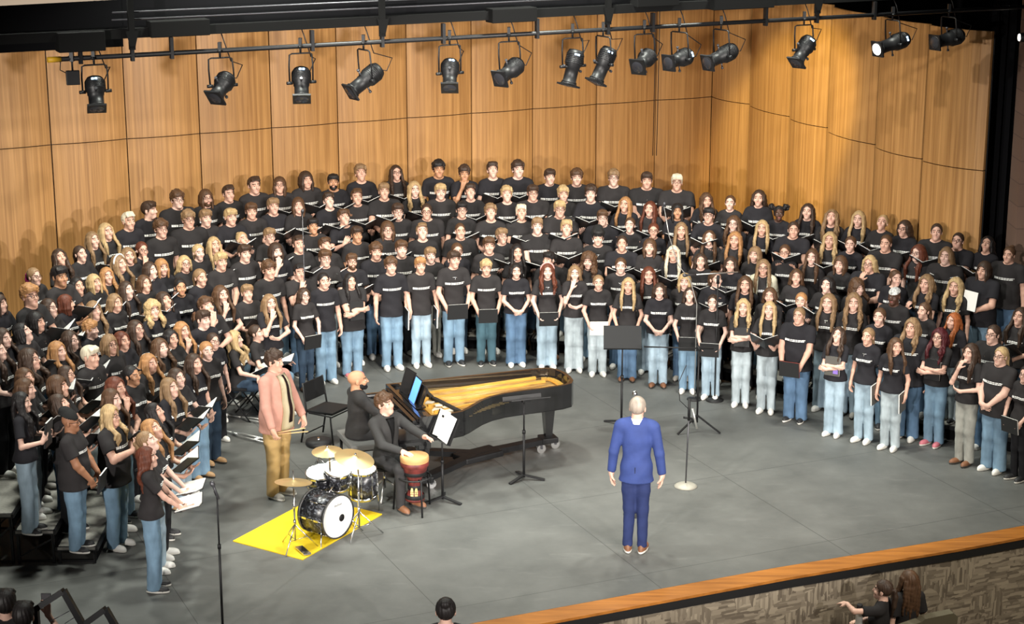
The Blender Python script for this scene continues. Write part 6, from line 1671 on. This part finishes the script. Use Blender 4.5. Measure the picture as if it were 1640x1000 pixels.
p = U(1377, 968, -.12); t = empty('water_bottle', (p.x, p.y, -.42)); tag(t, 'white water bottle with a dark lid at the bottom right', 'bottle'); mb = MB(); mb.lathe([(.036, 0), (.040, .01), (.040, .22), (.034, .245)], None, 20); mb.obj('body', M_WHITE, t); mb = MB(); mb.lathe([(.032, .245), (.034, .25), (.034, .29), (.028, .30)], None, 20); mb.obj('lid', M_BLACK, t)
t = empty('side_table', (p.x, p.y, zf)); tag(t, 'dark ledge under the white water bottle at the bottom right', 'ledge'); mb = MB(); mb.box((0, 0, .66), (.12, .12, .018), None, .005); mb.obj('table_top', M_BLACK, t); mb = MB(); mb.rod((0, 0, 0), (0, 0, .65), .025); mb.obj('leg', M_BLACK, t)
def standing(px, py, sc, z0, **k):
    q = U(px, py, z0 + sc * 1.562); return fig('f', k.pop('pose', 'A'), (q.x, q.y), PI + k.pop('turn', 0), sc, SKINS[0], k.pop('hair'), k.pop('style'), k.pop('label'), z=z0, top='t_shirt', topm=M_TEE, pants=JEANS[5], cut='st', shoe=M_SHOE['k'], sole=M_SOLED, **k)
standing(714, 985, 1.12, -.98, hair='bk', style='bn', label='person with pulled-up hair seen from behind at the bottom edge, centre')
POSE['Z'] = (POSE['A'][0], ((-.13, -.27, 1.50), (.05, -.2, 1), (.3, .9, 0), .7, (-.7, .1, -1)))
standing(10, 974, 1.04, -.25, hair='bk', style='ss', label='person seen from behind at the bottom left corner, the left one')
o = standing(39, 994, 1.03, -.25, hair='bk', style='ss', pose='Z', label='person seen from behind at the bottom left, lifting a phone')
ph = o.location + Matrix.Rotation(PI, 3, 'Z') @ Vector((-.115, -.315, 1.635)) * 1.03
t = empty('phone', ph); tag(t, 'small phone held up at the bottom left corner', 'phone'); mb = MB(); mb.box((0, 0, 0), (.045, .006, .04), None, .003); mb.obj('case', M_BLACK, t); mb = MB(); mb.box((0, -.0065, 0), (.04, .0008, .034)); mb.obj('screen', M_GREYM, t)
# ------------------------------------------------------------------ light: front-of-house and overhead stage lanterns, an added fill over the audience
def spot(loc, tgt, W, ang, blend=.5, col=(1, .93, .84), size=.12):
    l = bpy.data.lights.new('lantern_or_fill', 'SPOT'); l.energy = W; l.spot_size = math.radians(ang); l.spot_blend = blend; l.color = col; l.shadow_soft_size = size
    o = bpy.data.objects.new('lantern_or_fill', l); COL.objects.link(o); o.location = loc; o.rotation_euler = (Vector(tgt) - Vector(loc)).to_track_quat('-Z', 'Y').to_euler(); return o
for x, y, z, tx, ty, W, an in ((-9, 3, 7.0, .5, 27, 9400, 27), (-6, 2, 6.8, 3, 27, 8800, 26), (6.5, 2, 6.8, -3.5, 26, 8800, 26), (9.5, 4, 7.0, -1, 27, 9400, 28), (8, 9, 9.8, -3.5, 23.5, 4200, 26), (-8.5, 8, 9.8, 4, 24.5, 4200, 26), (10, 9, 9.8, 2.5, 24, 4200, 26)):
    spot((x, y, z), (tx, ty, 1.6), W, an, .55, (1, .945, .885))
for x, y in ((-4.5, 22.2), (-1, 23.8), (2.2, 25.2), (4.4, 25.2)):       # lanterns behind the girder wash the veneer wall and the risers
    spot((x, y, 7.9), (x - 1.1, y + 6.5, 1.6), (900, 560, 300, 160)[int((x + 4.5) / 2.5)], 95, .8, (1, .88, .72), .25)
for x, y in ((-2.5, 20), (.8, 21.5), (3.6, 23), (-1, 24.5), (1.8, 26), (-5.2, 20.6), (-5.6, 23.6)):
    spot((x, y, 8.2), (x, y + .3, 0), 1150, 110, .9, (.97, 1, .90), .3)
spot((2.2, 24.5, 7.8), (4.75, 31.0, 2.9), 3300, 26, .4, (1, .84, .36), .2)      # amber lantern on the first right-hand panels
spot((6.5, 14.5, 6.0), (4.5, 19.6, -.6), 1500, 80, .9, (1, .90, .74), .8)       # added fill lamp, unseen, brightens the stage front and audience seats
w = bpy.data.worlds.new('hall'); SC.world = w; w.use_nodes = True; w.node_tree.nodes['Background'].inputs[0].default_value = (.9, .85, .8, 1); w.node_tree.nodes['Background'].inputs[1].default_value = .03
SC.view_settings.exposure = .12
